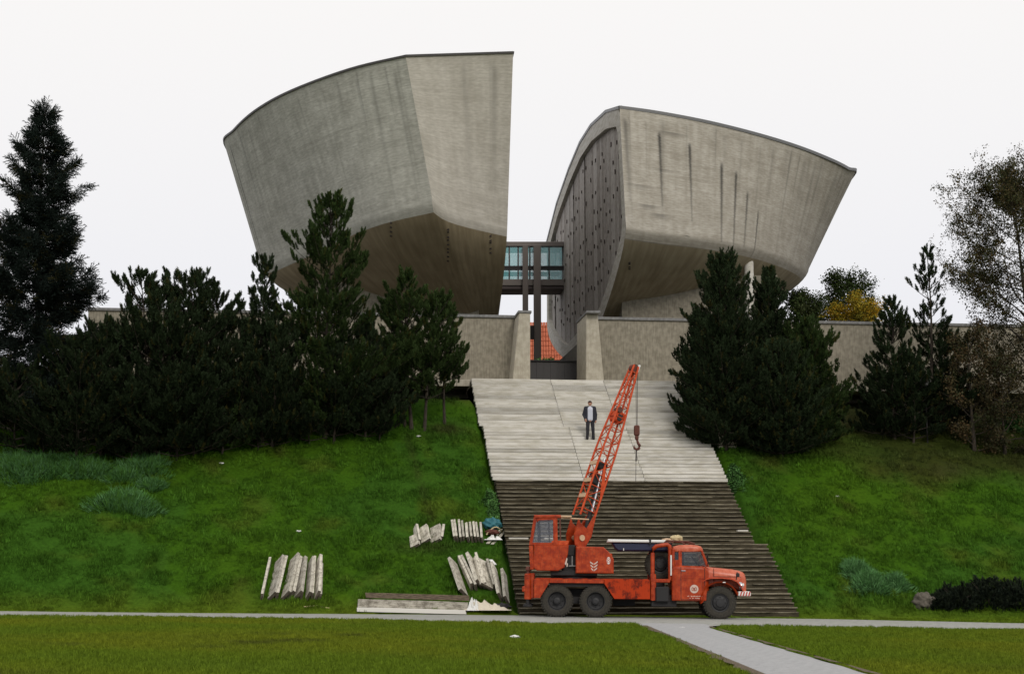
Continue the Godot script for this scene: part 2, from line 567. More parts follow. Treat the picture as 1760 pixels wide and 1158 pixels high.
# ---------------------------------------------------------------- the ground
func ground_tint(x: float, d: float) -> Color:
	var q := su(x, d)
	var t := patches.get_noise_2d(x * 1.0, d * 1.0) * 0.5 + 0.5
	var t2 := patches.get_noise_2d(x * 4.0 + 90.0, d * 4.0) * 0.5 + 0.5
	var lawn := Color(0.115, 0.172, 0.012).lerp(Color(0.165, 0.19, 0.014), smoothstep(0.35, 0.75, t)).lerp(Color(0.09, 0.145, 0.016), t2 * 0.6)
	var slope := Color(0.045, 0.115, 0.012).lerp(Color(0.085, 0.16, 0.008), smoothstep(0.3, 0.8, t) * 0.4).lerp(Color(0.085, 0.125, 0.014), smoothstep(0.55, 0.8, t2) * 0.7)
	var c := lawn.lerp(slope, smoothstep(-1.0, 2.0, q.x))
	var bare := 0.0  # share of bare soil; under the trees it also holds painted shade
	bare = maxf(bare, 0.75 * exp(-pow((q.y + 6.9) / 0.9, 2.0) - pow((q.x - 14.3) / 0.6, 2.0)))
	bare = maxf(bare, 0.45 * exp(-pow((q.y + 8.2 + 0.1 * (q.x - 8.0)) / 0.16, 2.0)) * smoothstep(4.0, 6.0, q.x) * (1.0 - smoothstep(13.0, 14.5, q.x)))
	bare = maxf(bare, 0.5 * exp(-pow((q.y + 8.3) / 1.3, 2.0) - pow((q.x - 4.6) / 0.35, 2.0)))
	bare = maxf(bare, 0.5 * smoothstep(0.62, 0.8, t2) * smoothstep(0.5, 0.7, t))
	# bare earth and needles under the trees, darkened further by painted tree shade
	bare = maxf(bare, 0.9 * smoothstep(13.0, 15.6, q.x + 2.2 * t2 - 1.0) * (smoothstep(-9.0, -11.0, q.y) + 0.9 * smoothstep(6.0, 7.0, q.y)))
	bare = maxf(bare, 0.72 * smoothstep(9.5, 11.5, q.x + 2.5 * (t2 - 0.5)) * smoothstep(10.0, 15.0, q.y + 3.0 * (t2 - 0.5)))
	bare = maxf(bare, 0.55 * smoothstep(10.5, 13.0, q.x + 2.5 * (t2 - 0.5)) * smoothstep(6.0, 8.0, q.y))
	bare = maxf(bare, 0.85 * smoothstep(16.5, 18.0, q.x))
	return c.lerp(Color(0.042, 0.034, 0.017), clampf(bare, 0, 1))

func grassless(x: float, d: float) -> bool:
	var q := su(x, d)
	if q.x > 17.5:
		return true
	if q.x > -0.35 and q.y > -5.45 and q.y < 6.0:
		return true
	var rag := fine.get_noise_2d(x * 0.9, d * 0.9) * 0.35
	if d > path_near(x) + maxf(rag, -0.1) and d < path_far(x) - maxf(rag, 0.0) * 1.5:
		return true
	if x > 4.25 + rag * 0.3 and x < 6.4 - rag * 0.3 and d < 53.0:
		return true
	if d > 50.6 and d < 53.0 and x > 4.25 - (d - 50.6) * 0.25 and x < 6.4 + (d - 50.6) * 0.3:
		return true
	return false

func build_ground() -> void:
	var xs := PackedFloat32Array()
	var x := -14.0
	while x < 16.01:
		xs.append(x)
		x += 0.35
	var step := 0.5
	x = -14.0
	while x > -900.0:
		x -= step
		step *= 1.06 if x > -45 else 1.5
		xs.insert(0, x)
	x = xs[xs.size() - 1]
	step = 0.5
	while x < 900.0:
		x += step
		step *= 1.06 if x < 45 else 1.5
		xs.append(x)
	var ds := PackedFloat32Array()
	var d := -300.0
	while d < 20.0:
		ds.append(d)
		d += 40.0 if d < -40.0 else 6.0
	d = 20.0
	while d < 52.0:
		ds.append(d)
		d += 0.8
	while d < 86.0:
		ds.append(d)
		d += 0.35
	step = 1.0
	while d < 1100.0:
		ds.append(d)
		d += step
		step *= 1.25
	var b := MB.new()
	b.colored = true
	var nx := xs.size()
	for dd in ds:
		for xx in xs:
			var e := 0.2
			var nn := Vector3(height(xx - e, dd) - height(xx + e, dd), 2.0 * e, height(xx, dd + e) - height(xx, dd - e)).normalized()
			b.tint = ground_tint(xx, dd)
			b.pt(Vector3(xx, height(xx, dd), -dd), nn)
	for r in ds.size() - 1:
		for k in nx - 1:
			var a := r * nx + k
			b.ix.append_array([a, a + nx, a + 1, a + 1, a + nx, a + nx + 1])
	var o := put(b, "ground", mt.ground)
	o.set_meta("kind", "structure")
	# the road along the foot of the slope
	b = MB.new()
	var rows := []
	for i in 161:
		var px := -60.0 + i * 0.75
		var row := []
		for k in 9:
			var dd := lerpf(path_near(px) + 0.06 * sin(px * 2.1) + 0.05 * sin(px * 5.3), path_far(px) + 0.1 * sin(px * 1.7), k / 8.0)
			row.append(Vector3(px, base_height(px) + 0.015 + (0.03 if k > 0 and k < 8 else -0.04), -dd))
		row.reverse()
		rows.append(row)
	b.sheet(rows)
	o = put(b, "road", mt.asphalt)
	o.set_meta("kind", "structure")
	# the paved path that comes towards the camera, flaring into the road
	b = MB.new()
	rows = []
	for i in 90:
		var dd := 5.0 + i * 0.537
		var fl := maxf(0.0, dd - 50.4)
		var x0 := 4.32 - 0.12 * fl * fl * 0.5 + 0.02 * sin(dd * 1.3)
		var x1 := 6.3 + 0.16 * fl * fl * 0.5 + 0.02 * sin(dd * 1.9)
		var row := []
		for k in 7:
			var xx := lerpf(x0, x1, k / 6.0)
			row.append(Vector3(xx, base_height(xx) + (0.022 if k > 0 and k < 6 else -0.04), -dd))
		rows.append(row)
	b.sheet(rows)
	o = put(b, "path", mt.paving)
	o.set_meta("kind", "structure")
	b = MB.new()
	for e in [[4.2, 0.22], [6.34, 0.07]]:
		rows = []
		for i in 60:
			var dd := 5.0 + i * 0.78
			var wob := 0.06 * sin(dd * 1.7) + 0.05 * sin(dd * 4.1 + e[0])
			rows.append([Vector3(e[0] - e[1] * 0.5 + wob, base_height(e[0]) + 0.004, -dd), Vector3(e[0] + e[1] * 0.5, base_height(e[0]) + 0.01, -dd)])
		b.sheet(rows)
	o = put(b, "path_verge", mt.soil)
	o.set_meta("kind", "structure")

func tuft(blades: int, tall: float, spread: float, wide: float, sd: int) -> ArrayMesh:
	var r := RandomNumberGenerator.new()
	r.seed = sd
	var b := MB.new()
	b.colored = true
	for i in blades:
		var a := r.randf() * TAU
		var p := Vector3(cos(a), 0, sin(a)) * spread * sqrt(r.randf())
		var h := tall * r.randf_range(0.5, 1.1)
		var lean := Vector3(r.randf_range(-1, 1), 0, r.randf_range(-1, 1)) * h * 0.55
		var s := Vector3(cos(a + 1.3), 0, sin(a + 1.3)) * wide * 0.5
		var mid := p + Vector3(0, h * 0.6, 0) + lean * 0.35
		var tip := p + Vector3(0, h, 0) + lean
		b.tint = Color(1, 1, 1) * r.randf_range(0.7, 1.2)
		b.quad(p - s, p + s, mid + s * 0.7, mid - s * 0.7)
		b.tri(mid - s * 0.7, mid + s * 0.7, tip)
	return b.mesh(mt.blade)

func scatter(called: String, mesh: Mesh, places: Array, tints: Array, parent: Node3D = null) -> MultiMeshInstance3D:
	var mm := MultiMesh.new()
	mm.transform_format = MultiMesh.TRANSFORM_3D
	mm.use_colors = true
	mm.mesh = mesh
	mm.instance_count = places.size()
	for i in places.size():
		mm.set_instance_transform(i, places[i])
		mm.set_instance_color(i, tints[i])
	var o := MultiMeshInstance3D.new()
	o.multimesh = mm
	hang(o, called, parent)
	o.set_meta("kind", "stuff")
	return o

func build_grass() -> void:
	var r := RandomNumberGenerator.new()
	r.seed = 77
	var short := tuft(12, 0.065, 0.11, 0.011, 5)
	var tall := tuft(12, 0.145, 0.15, 0.018, 6)
	var sets := [[[], []], [[], []]]
	var n := 0
	while n < 62000:
		var d := 22.0 + 32.5 * pow(r.randf(), 0.85)
		var x := r.randf_range(-0.36, 0.36) * d
		n += 1
		if grassless(x, d):
			continue
		var s := r.randf_range(0.7, 1.35)
		sets[0][0].append(Transform3D(Basis(Vector3.UP, r.randf() * TAU).scaled(Vector3(s, s * r.randf_range(0.7, 1.3), s)), Vector3(x, height(x, d), -d)))
		sets[0][1].append(ground_tint(x, d) * r.randf_range(0.8, 1.2))
	n = 0
	while n < 95000:
		var d := r.randf_range(55.0, 80.0)
		var x := r.randf_range(-0.37, 0.37) * d
		n += 1
		if grassless(x, d):
			continue
		var q := su(x, d)
		if q.x > 15.5 and r.randf() < 0.7:
			continue
		if q.x > 10.0 and q.y > 12.0 and r.randf() < 0.5:
			continue
		var cl := patches.get_noise_2d(x * 9.0, d * 9.0)
		if cl < -0.32:
			continue
		var s := r.randf_range(0.55, 1.2) * (1.0 + cl * 0.9) * (0.5 + 0.5 * smoothstep(-0.6, 1.2, q.x))
		sets[1][0].append(Transform3D(Basis(Vector3.UP, r.randf() * TAU).scaled(Vector3(s, s * r.randf_range(0.7, 1.3), s)), Vector3(x, height(x, d) - 0.01, -d)))
		sets[1][1].append(ground_tint(x, d) * (r.randf_range(0.7, 1.3) * (1.0 + 0.4 * clampf(fine.get_noise_2d(x, d) * 1.6, -1.0, 1.0))))
	var o := scatter("grass", short, sets[0][0], sets[0][1])
	tag(o, "short mown yellow-green lawn grass between the camera and the road", "grass")
	o = scatter("grass", tall, sets[1][0], sets[1][1])
	tag(o, "longer green grass covering the slope on both sides of the stairs", "grass")

# ---------------------------------------------------------------- the stairs
func step_at(i: int) -> float:
	return floorf(i / 16.0) * FLIGHT + (i % 16) * RUN

func step_top(i: int) -> float:
	return -0.06 + (i + 1) * RISE

func build_stairs() -> void:
	var r := RandomNumberGenerator.new()
	r.seed = 9
	var t := thing("stairway", "wide concrete stairway of four flights climbing from the road to the museum terrace", "stairs")
	t.transform = SF
	var b := MB.new()
	var poly := PackedVector2Array([Vector2(0.3, -1.5)])
	for f in 4:
		poly.append(Vector2(f * FLIGHT + 0.3, step_top(f * 16) - 0.42))
		poly.append(Vector2(f * FLIGHT + 15 * RUN + 0.3, step_top(f * 16 + 15) - 0.42))
	poly.append(Vector2(19.7, step_top(63) - 0.42))
	poly.append(Vector2(19.7, -1.5))
	b.prism(poly, -5.0, 5.05, Transform3D(Basis(Vector3(0, 0, -1), Vector3(0, 1, 0), Vector3(1, 0, 0)), Vector3.ZERO))
	put(b, "stair_core", mt.under, t)
	var lefts := [-5.12, -5.08, -5.16, -5.3]
	var rights := [5.78, 5.42, 5.52, 5.22]
	for i in 64:
		var f := i / 16
		var s := step_at(i)
		var deep := (step_at(i + 1) if i < 63 else 19.9) - s + 0.06
		var y := step_top(i)
		var u0: float = lefts[f]
		var u1: float = rights[f]
		if f < 2:   # stripped: thin broken tread edges over a dark set-back bed
			b = MB.new()
			var cuts := [u0 + r.randf_range(-0.03, 0.05)]
			var u := u0
			while true:
				u += r.randf_range(0.8, 2.6)
				if u > u1 - 0.6:
					break
				cuts.append(u)
			cuts.append(u1 + r.randf_range(-0.05, 0.03))
			for k in cuts.size() - 1:
				var back := r.randf_range(-0.012, 0.012) + (0.05 if r.randf() < 0.1 else 0.0)
				var th := r.randf_range(0.042, 0.062)
				var z0 := -(s + back)
				b.bbox(Vector3((cuts[k] + cuts[k + 1]) * 0.5, y - th * 0.5 + r.randf_range(-0.008, 0.006), z0 - deep * 0.5), Vector3(cuts[k + 1] - cuts[k] - 0.004, th, deep), 0.01)
			b.use(mt.tread[r.randi() % 4])
			b.box(Vector3((u0 + u1) * 0.5, y - 0.05 - (RISE - 0.05) * 0.5 - 0.01, -(s + 0.07 + deep * 0.5)), Vector3(u1 - u0 - 0.06, RISE - 0.04, deep))
			put(b, "step", mt.under, t)
		else:   # still clad: three light slabs to each step
			var w := u1 - u0
			var c := [u0, u0 + w * 0.385, u0 + w * 0.645, u1]
			for k in 3:
				b = MB.new()
				var fwd := r.randf_range(-0.014, 0.014)
				var dy := r.randf_range(-0.004, 0.004)
				var hh := RISE - 0.03
				var a0: float = c[k] + 0.008
				var a1: float = c[k + 1] - 0.008
				if k == 0:
					a0 += r.randf_range(-0.03, 0.02)
				if k == 2:
					a1 += r.randf_range(-0.02, 0.04)
				b.bbox(Vector3((a0 + a1) * 0.5, y + dy - hh * 0.5, -(s - fwd + deep * 0.5)), Vector3(a1 - a0, hh, deep), 0.012)
				var pick := r.randi() % 5
				if r.randf() < (0.3 if i in [52, 53, 46, 45, 57, 40] else 0.05):
					pick = 5
				put(b, "cladding_slab", mt.slab[pick], t)
	# bits of pale mortar left at the second landing
	for e in [[-4.55, 5.0, 0.8], [5.05, 5.6, 0.45], [-3.3, 5.05, 0.35]]:
		b = MB.new()
		var i := int((e[1] - FLIGHT) / RUN) + 16
		b.bbox(Vector3(e[0], step_top(i) + 0.035, -(step_at(i) + 0.12)), Vector3(e[2], 0.07, 0.26), 0.012)
		put(b, "mortar_remnant", mt.slab[0], t)

# ---------------------------------------------------------------- podium: terrace slab, long wall, piers, gate
func build_podium() -> void:
	var top := step_top(63)
	var b := MB.new()
	var t := thing("terrace", "flat concrete terrace at the top of the stairs with a dark recess below its edge", "terrace")
	t.transform = SF
	for e in [[-46.0, -5.32], [5.3, 60.0]]:
		b = MB.new()
		var x := minf(e[0], e[1])
		while x < maxf(e[0], e[1]) - 0.1:
			var x1 := minf(x + 4.0, maxf(e[0], e[1]))
			b.bbox(Vector3((x + x1) * 0.5, top - 0.17, -(19.45 + 3.6)), Vector3(x1 - x - 0.015, 0.34, 7.2), 0.015)
			x = x1
		put(b, "deck_slab", mt.pier, t)
		b = MB.new()
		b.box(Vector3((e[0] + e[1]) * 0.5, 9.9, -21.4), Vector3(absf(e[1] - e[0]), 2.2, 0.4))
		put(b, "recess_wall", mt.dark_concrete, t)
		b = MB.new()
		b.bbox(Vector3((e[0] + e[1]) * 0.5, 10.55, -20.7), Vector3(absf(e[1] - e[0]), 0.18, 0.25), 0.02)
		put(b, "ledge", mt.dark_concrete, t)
	b = MB.new()
	b.box(Vector3(0, top - 0.16, -(19.95 + 7.0)), Vector3(10.5, 0.3, 14.0))
	put(b, "landing", mt.pier, t)
	t.set_meta("kind", "structure")
	# the long wall, in the same frame
	t = thing("podium_wall", "long ribbed concrete wall with dark coping on which the museum halves stand", "wall")
	t.transform = SF
	var wt := 15.42
	var s0 := 25.0
	for e in [[-25.3, -1.78], [2.05, 44.0]]:
		b = MB.new()
		b.box(Vector3((e[0] + e[1]) * 0.5, (wt + 9.8) * 0.5, -(s0 + 0.4)), Vector3(e[1] - e[0], wt - 9.8, 0.8))
		put(b, "wall_face", mt.wall, t)
		b = MB.new()
		b.bbox(Vector3((e[0] + e[1]) * 0.5, wt + 0.06, -(s0 + 0.38)), Vector3(e[1] - e[0] + 0.1, 0.16, 0.98), 0.02)
		put(b, "coping", mt.cap, t)
	# the deck behind the wall, open along the passage
	for e in [[-25.3, -1.95], [2.45, 44.0]]:
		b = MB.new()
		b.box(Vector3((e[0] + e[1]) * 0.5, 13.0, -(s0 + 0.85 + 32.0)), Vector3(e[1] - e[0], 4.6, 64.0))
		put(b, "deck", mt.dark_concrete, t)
	# the two battered piers at the entrance
	var pa := SF.affine_inverse() * at(877, 655, 83.6)
	var pb := SF.affine_inverse() * at(910, 655, 83.6)
	var pc := SF.affine_inverse() * at(910, 540, 83.6)
	var pd := SF.affine_inverse() * at(891, 540, 83.6)
	for k in 2:
		var q := PackedVector2Array([Vector2(pa.x, top - 0.3), Vector2(pb.x, top - 0.3), Vector2(pc.x, pc.y), Vector2(pd.x, pd.y)])
		if k == 1:
			pa = SF.affine_inverse() * at(1007, 655, 84.0)
			pb = SF.affine_inverse() * at(1041, 655, 84.0)
			pc = SF.affine_inverse() * at(1028, 540, 84.0)
			pd = SF.affine_inverse() * at(1008, 540, 84.0)
			q = PackedVector2Array([Vector2(pa.x, top - 0.3), Vector2(pb.x, top - 0.3), Vector2(pc.x, pc.y), Vector2(pd.x, pd.y)])
		b = MB.new()
		b.prism(q, -26.6, -22.9 if k == 0 else -23.3, Transform3D.IDENTITY, 0.03)
		put(b, "pier", mt.pier, t)
		b = MB.new()
		b.bbox(Vector3((pc.x + pd.x) * 0.5, pc.y + 0.07, -24.7), Vector3(absf(pc.x - pd.x) + 0.14, 0.14, 3.7), 0.02)
		put(b, "pier_cap", mt.cap, t)
	# dark gate across the passage
	t = thing("passage_gate", "low dark metal gate closing the passage between the two piers", "gate")
	t.transform = SF
	for k in 10:
		b = MB.new()
		b.bbox(Vector3(-1.5 + 0.4 * k, 12.2, -27.2 - 0.02 * (k % 2)), Vector3(0.41, 2.35, 0.05), 0.01)
		put(b, "panel", mt.gate, t)
	b = MB.new()
	b.bbox(Vector3(0.3, 13.36, -27.12), Vector3(4.0, 0.08, 0.09), 0.01)
	put(b, "top_rail", mt.black, t)

# ---------------------------------------------------------------- the museum halves
func on_plane(px: float, py: float, x0: float, z0: float, m: float) -> Vector3:
	var o := Vector3(0, EYE, 0)
	var dir := at(px, py, 10.0) - o
	# x = x0 + m * (d - z0) with d = -z
	var k := (x0 - m * z0) / (dir.x + m * dir.z)
	return o + dir * k

func spline(p: Array, t: float) -> Vector3:
	var f := t * (p.size() - 1)
	var i := mini(int(f), p.size() - 2)
	var a: Vector3 = p[maxi(i - 1, 0)]
	var d: Vector3 = p[mini(i + 2, p.size() - 1)]
	return p[i].cubic_interpolate(p[i + 1], a, d, f - i)

func ray_polygon(poly: PackedVector2Array, c: Vector2, dir: Vector2) -> Vector2:
	var best := 0.0
	for i in poly.size():
		var hit = Geometry2D.segment_intersects_segment(c, c + dir * 200.0, poly[i], poly[(i + 1) % poly.size()])
		if hit != null:
			best = maxf(best, (hit - c).length())
	return c + dir * best

func hall(label: String, flat: Array, curve: Array, arch: Array, mid: Vector3, x0: float, z0: float, m: float, out: float, wall_mats: Array, soffit_mat: Material, flash: Material) -> Node3D:
	# flat, curve: pairs [rim point, knuckle point]; arch: points of the roof line along the cut, front to back; out: +1 when the hall lies towards +x
	var base := Vector3(mid.x + out * 6.0, 15.4, mid.z)
	var t := thing("concrete_hall", label, "museum building", base)
	var segs := []
	if flat.size():
		segs.append([flat, 8])
	segs.append([curve, 64])
	var rim := []
	var slist := [0.0, 0.006, 0.02, 0.045, 0.08, 0.13, 0.2, 0.3, 0.45, 0.62, 0.8, 1.0]
	var front := []
	var back := []
	var parts_wall := []
	var parts_soffit := []
	for sg in segs:
		var R := []
		var K := []
		for e in sg[0]:
			R.append(e[0])
			K.append(e[1])
		var wallr := []
		var soffr := []
		for i in int(sg[1]) + 1:
			var f = float(i) / sg[1]
			var a: Vector3 = spline(R, f)
			var k: Vector3 = spline(K, f)
			if rim.is_empty() or rim[rim.size() - 1].distance_to(a) > 0.01:
				rim.append(a)
			var col := []
			for j in 7:
				var q := a.lerp(k, j / 6.0)
				col.append(q)
			wallr.append(col)
			var sc := []
			for s in slist:
				var q: Vector3 = k.lerp(Vector3(mid.x, k.y, mid.z), 0.58 * s)
				q.y = k.y - (k.y - 17.9) * pow(s, 0.6)
				sc.append(q)
			soffr.append(sc)
		parts_wall.append(wallr)
		parts_soffit.append(soffr)
	front = parts_wall[0][0] + parts_soffit[0][0].slice(1)
	var lw: Array = parts_wall[parts_wall.size() - 1]
	var ls: Array = parts_soffit[parts_soffit.size() - 1]
	back = lw[lw.size() - 1] + ls[ls.size() - 1].slice(1)
	# arc length along the rim for the texture
	var total := 0.0
	for i in rim.size() - 1:
		total += rim[i].distance_to(rim[i + 1])
	var run := 0.0
	var bs := MB.new()
	for p in parts_wall.size():
		var bw := MB.new()
		var cols: Array = parts_wall[p]
		var rows := []
		var uvs := []
		var srows := []
		var suvs := []
		var us := []
		for i in cols.size():
			if i > 0:
				run += cols[i][0].distance_to(cols[i - 1][0])
			us.append(run / total)
		# wall rows end a little below the knuckle so that the bend shades as one
		for j in 7 + 3:
			var row := []
			var uvr := []
			for i in cols.size():
				row.append((cols[i][j] if j < 7 else parts_soffit[p][i][j - 6]) - base)
				uvr.append(Vector2(us[i], j / 9.5))
			rows.append(row)
			uvs.append(uvr)
		for j in range(3, slist.size()):
			var row := []
			var uvr := []
			for i in cols.size():
				row.append(parts_soffit[p][i][j] - base)
				uvr.append(Vector2(us[i], slist[j]))
			srows.append(row)
			suvs.append(uvr)
		if out < 0:
			for rr in [rows, uvs, srows, suvs]:
				rr.reverse()
		bw.sheet(rows, uvs)
		bs.sheet(srows, suvs)
		for i in bw.n.size():   # every normal looks out of the hall
			if bw.n[i].dot(bw.v[i] - (Vector3(mid.x + out * 5.0, 24.0, mid.z) - base)) < 0:
				bw.n[i] = -bw.n[i]
		put(bw.fix(), "front_wall" if p == 0 and parts_wall.size() > 1 else "curved_wall", wall_mats[p], t)
	for i in bs.n.size():
		if bs.n[i].dot(bs.v[i] - (Vector3(mid.x + out * 5.0, 24.0, mid.z) - base)) < 0:
			bs.n[i] = -bs.n[i]
	# where the flat front meets the curve the soffit is one smooth surface
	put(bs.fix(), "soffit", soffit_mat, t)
	soffits.append([bs, base])
	# flat bottom and roof
	var b := MB.new()
	var low := []
	for ps in parts_soffit:
		for c in ps:
			low.append(c[c.size() - 1] - base)
	var mc := Vector3(mid.x, 17.9, mid.z) - base
	for i in low.size() - 1:
		if out > 0:
			b.tri(mc, low[i + 1], low[i])
		else:
			b.tri(mc, low[i], low[i + 1])
	put(b, "underside", soffit_mat, t)
	b = MB.new()
	var rc := Vector3(mid.x + out * 7.0, 30.6, mid.z) - base
	var loop := []
	for p in rim:
		loop.append(p - base)
	var ar := arch.duplicate()
	ar.reverse()
	for p in ar:
		loop.append(p - base)
	for i in loop.size():
		var p: Vector3 = loop[i]
		var q: Vector3 = loop[(i + 1) % loop.size()]
		if p.distance_to(q) > 0.001:
			if (q - p).cross(rc - p).y < 0:
				b.tri(p, rc, q)
			else:
				b.tri(p, q, rc)
	put(b, "roof", mt.cap, t)
	# metal flashing along the roof edge
	b = MB.new()
	var ft := 0.13 if out < 0 else 0.2
	var ctr := Vector3(mid.x + out * 6.0, 0, mid.z) - base
	for i in loop.size():
		var p: Vector3 = loop[i]
		var q: Vector3 = loop[(i + 1) % loop.size()]
		if p.distance_to(q) < 0.02:
			continue
		var o1 := Vector3(p.x - ctr.x, 0, p.z - ctr.z).normalized()
		var o2 := Vector3(q.x - ctr.x, 0, q.z - ctr.z).normalized()
		if i >= rim.size() - 1:
			o1 = Vector3(-out, 0, 0)
			o2 = o1
		var ring := []
		for e in [[p, o1], [q, o2]]:
			for k in [[-0.15, -0.5 * ft], [0.05, -0.5 * ft], [0.07, 0.45 * ft], [-0.15, 0.5 * ft]]:
				ring.append(e[0] + e[1] * k[0] + Vector3(0, k[1], 0))
		for k in 4:
			var k2 := (k + 1) % 4
			b.quad(ring[k], ring[k2], ring[k2 + 4], ring[k + 4])
		for k in range(b.n.size() - 16, b.n.size()):
			var face := (k - (b.n.size() - 16)) / 4
			var want: Vector3 = [Vector3.DOWN, o1, Vector3.UP, -o1][face]
			if b.n[k].dot(want) < 0:
				b.n[k] = -b.n[k]
	put(b.fix(), "roof_edge", flash, t)
	# the cut face: a concrete rim round a recessed field of upright boards
	var along := Vector3(m, 0, -1).normalized()
	var org := Vector3(x0, 0, -z0)
	var nrm := Vector3(-out, 0, 0)
	nrm = (nrm - along * nrm.dot(along)).normalized()
	var outer := PackedVector2Array()
	for p in front:
		outer.append(Vector2((p - org).dot(along), p.y))
	var bk := back.duplicate()
	bk.reverse()
	for p in bk:
		outer.append(Vector2((p - org).dot(along), p.y))
	for p in ar:
		outer.append(Vector2((p - org).dot(along), p.y))
	var inner: PackedVector2Array = Geometry2D.offset_polygon(outer, -1.15 if out > 0 else -1.0)[0]
	var c2 := Vector2.ZERO
	for p in inner:
		c2 += p / inner.size()
	var to3 := func(p: Vector2, deep: float) -> Vector3: return org + along * p.x + Vector3(0, p.y, 0) - nrm * deep - base
	b = MB.new()
	var depth := 0.45
	var nseg := 160
	for i in nseg:
		var d0 := Vector2.from_angle(TAU * i / nseg)
		var d1 := Vector2.from_angle(TAU * (i + 1) / nseg)
		var o0 := ray_polygon(outer, c2, d0)
		var o1 := ray_polygon(outer, c2, d1)
		var i0 := ray_polygon(inner, c2, d0)
		var i1 := ray_polygon(inner, c2, d1)
		var s0 := b.n.size()
		b.quad(to3.call(o0, 0.0), to3.call(o1, 0.0), to3.call(i1, 0.0), to3.call(i0, 0.0))
		for k in range(s0, b.n.size()):
			b.n[k] = nrm
		b.quad(to3.call(i0, 0.0), to3.call(i1, 0.0), to3.call(i1, depth), to3.call(i0, depth))
	put(b.fix(), "end_rim", mt.slab[3], t)
	var ew := MeshInstance3D.new()
	b = MB.new()
	var tr := Geometry2D.triangulate_polygon(inner)
	for k in range(0, tr.size(), 3):
		b.tri(to3.call(inner[tr[k]], depth + 0.04), to3.call(inner[tr[k + 1]], depth + 0.04), to3.call(inner[tr[k + 2]], depth + 0.04))
	for k in b.n.size():
		b.n[k] = nrm
	ew.mesh = b.fix().mesh(mt.hole)
	hang(ew, "end_wall", t)
	var lo := 1e9
	var hi := -1e9
	for p in inner:
		lo = minf(lo, p.x)
		hi = maxf(hi, p.x)
	var r := RandomNumberGenerator.new()
	r.seed = 21
	var dots := MB.new()
	var x := lo
	var nb := 0
	while x < hi - 0.2:
		var w := 0.78
		var strip := PackedVector2Array([Vector2(x, 0), Vector2(x + w - 0.07, 0), Vector2(x + w - 0.07, 60), Vector2(x, 60)])
		var got := Geometry2D.intersect_polygons(inner, strip)
		var prev := x
		x += w
		nb += 1
		if got.is_empty():
			continue
		b = MB.new()
		var frame := Transform3D(Basis(along, Vector3.UP, along.cross(Vector3.UP)), org - base - nrm * (depth - 0.1))
		b.prism(got[0], -0.06, 0.06, frame, 0.015)
		# two shallow ribs on every board
		var ymin := 99.0
		var ymax := 0.0
		for p in got[0]:
			ymin = minf(ymin, p.y)
			ymax = maxf(ymax, p.y)
		put(b, "cladding_board", mt.board[r.randi() % 4], ew)
		var yy := ymin + 0.9 + fmod(nb * 1.37, 2.6)
		while yy < ymax - 0.9:
			if Geometry2D.is_point_in_polygon(Vector2(prev + 0.36, yy), inner) and r.randf() < 0.62:
				dots.box(to3.call(Vector2(prev + 0.36, yy + r.randf_range(-0.3, 0.3)), depth - 0.17), Vector3(0.1, r.randf_range(0.16, 0.3), 0.18))
			yy += 2.6
	put(dots, "bolt_plates", mt.rust_plate, ew).set_meta("kind", "stuff")
	return t

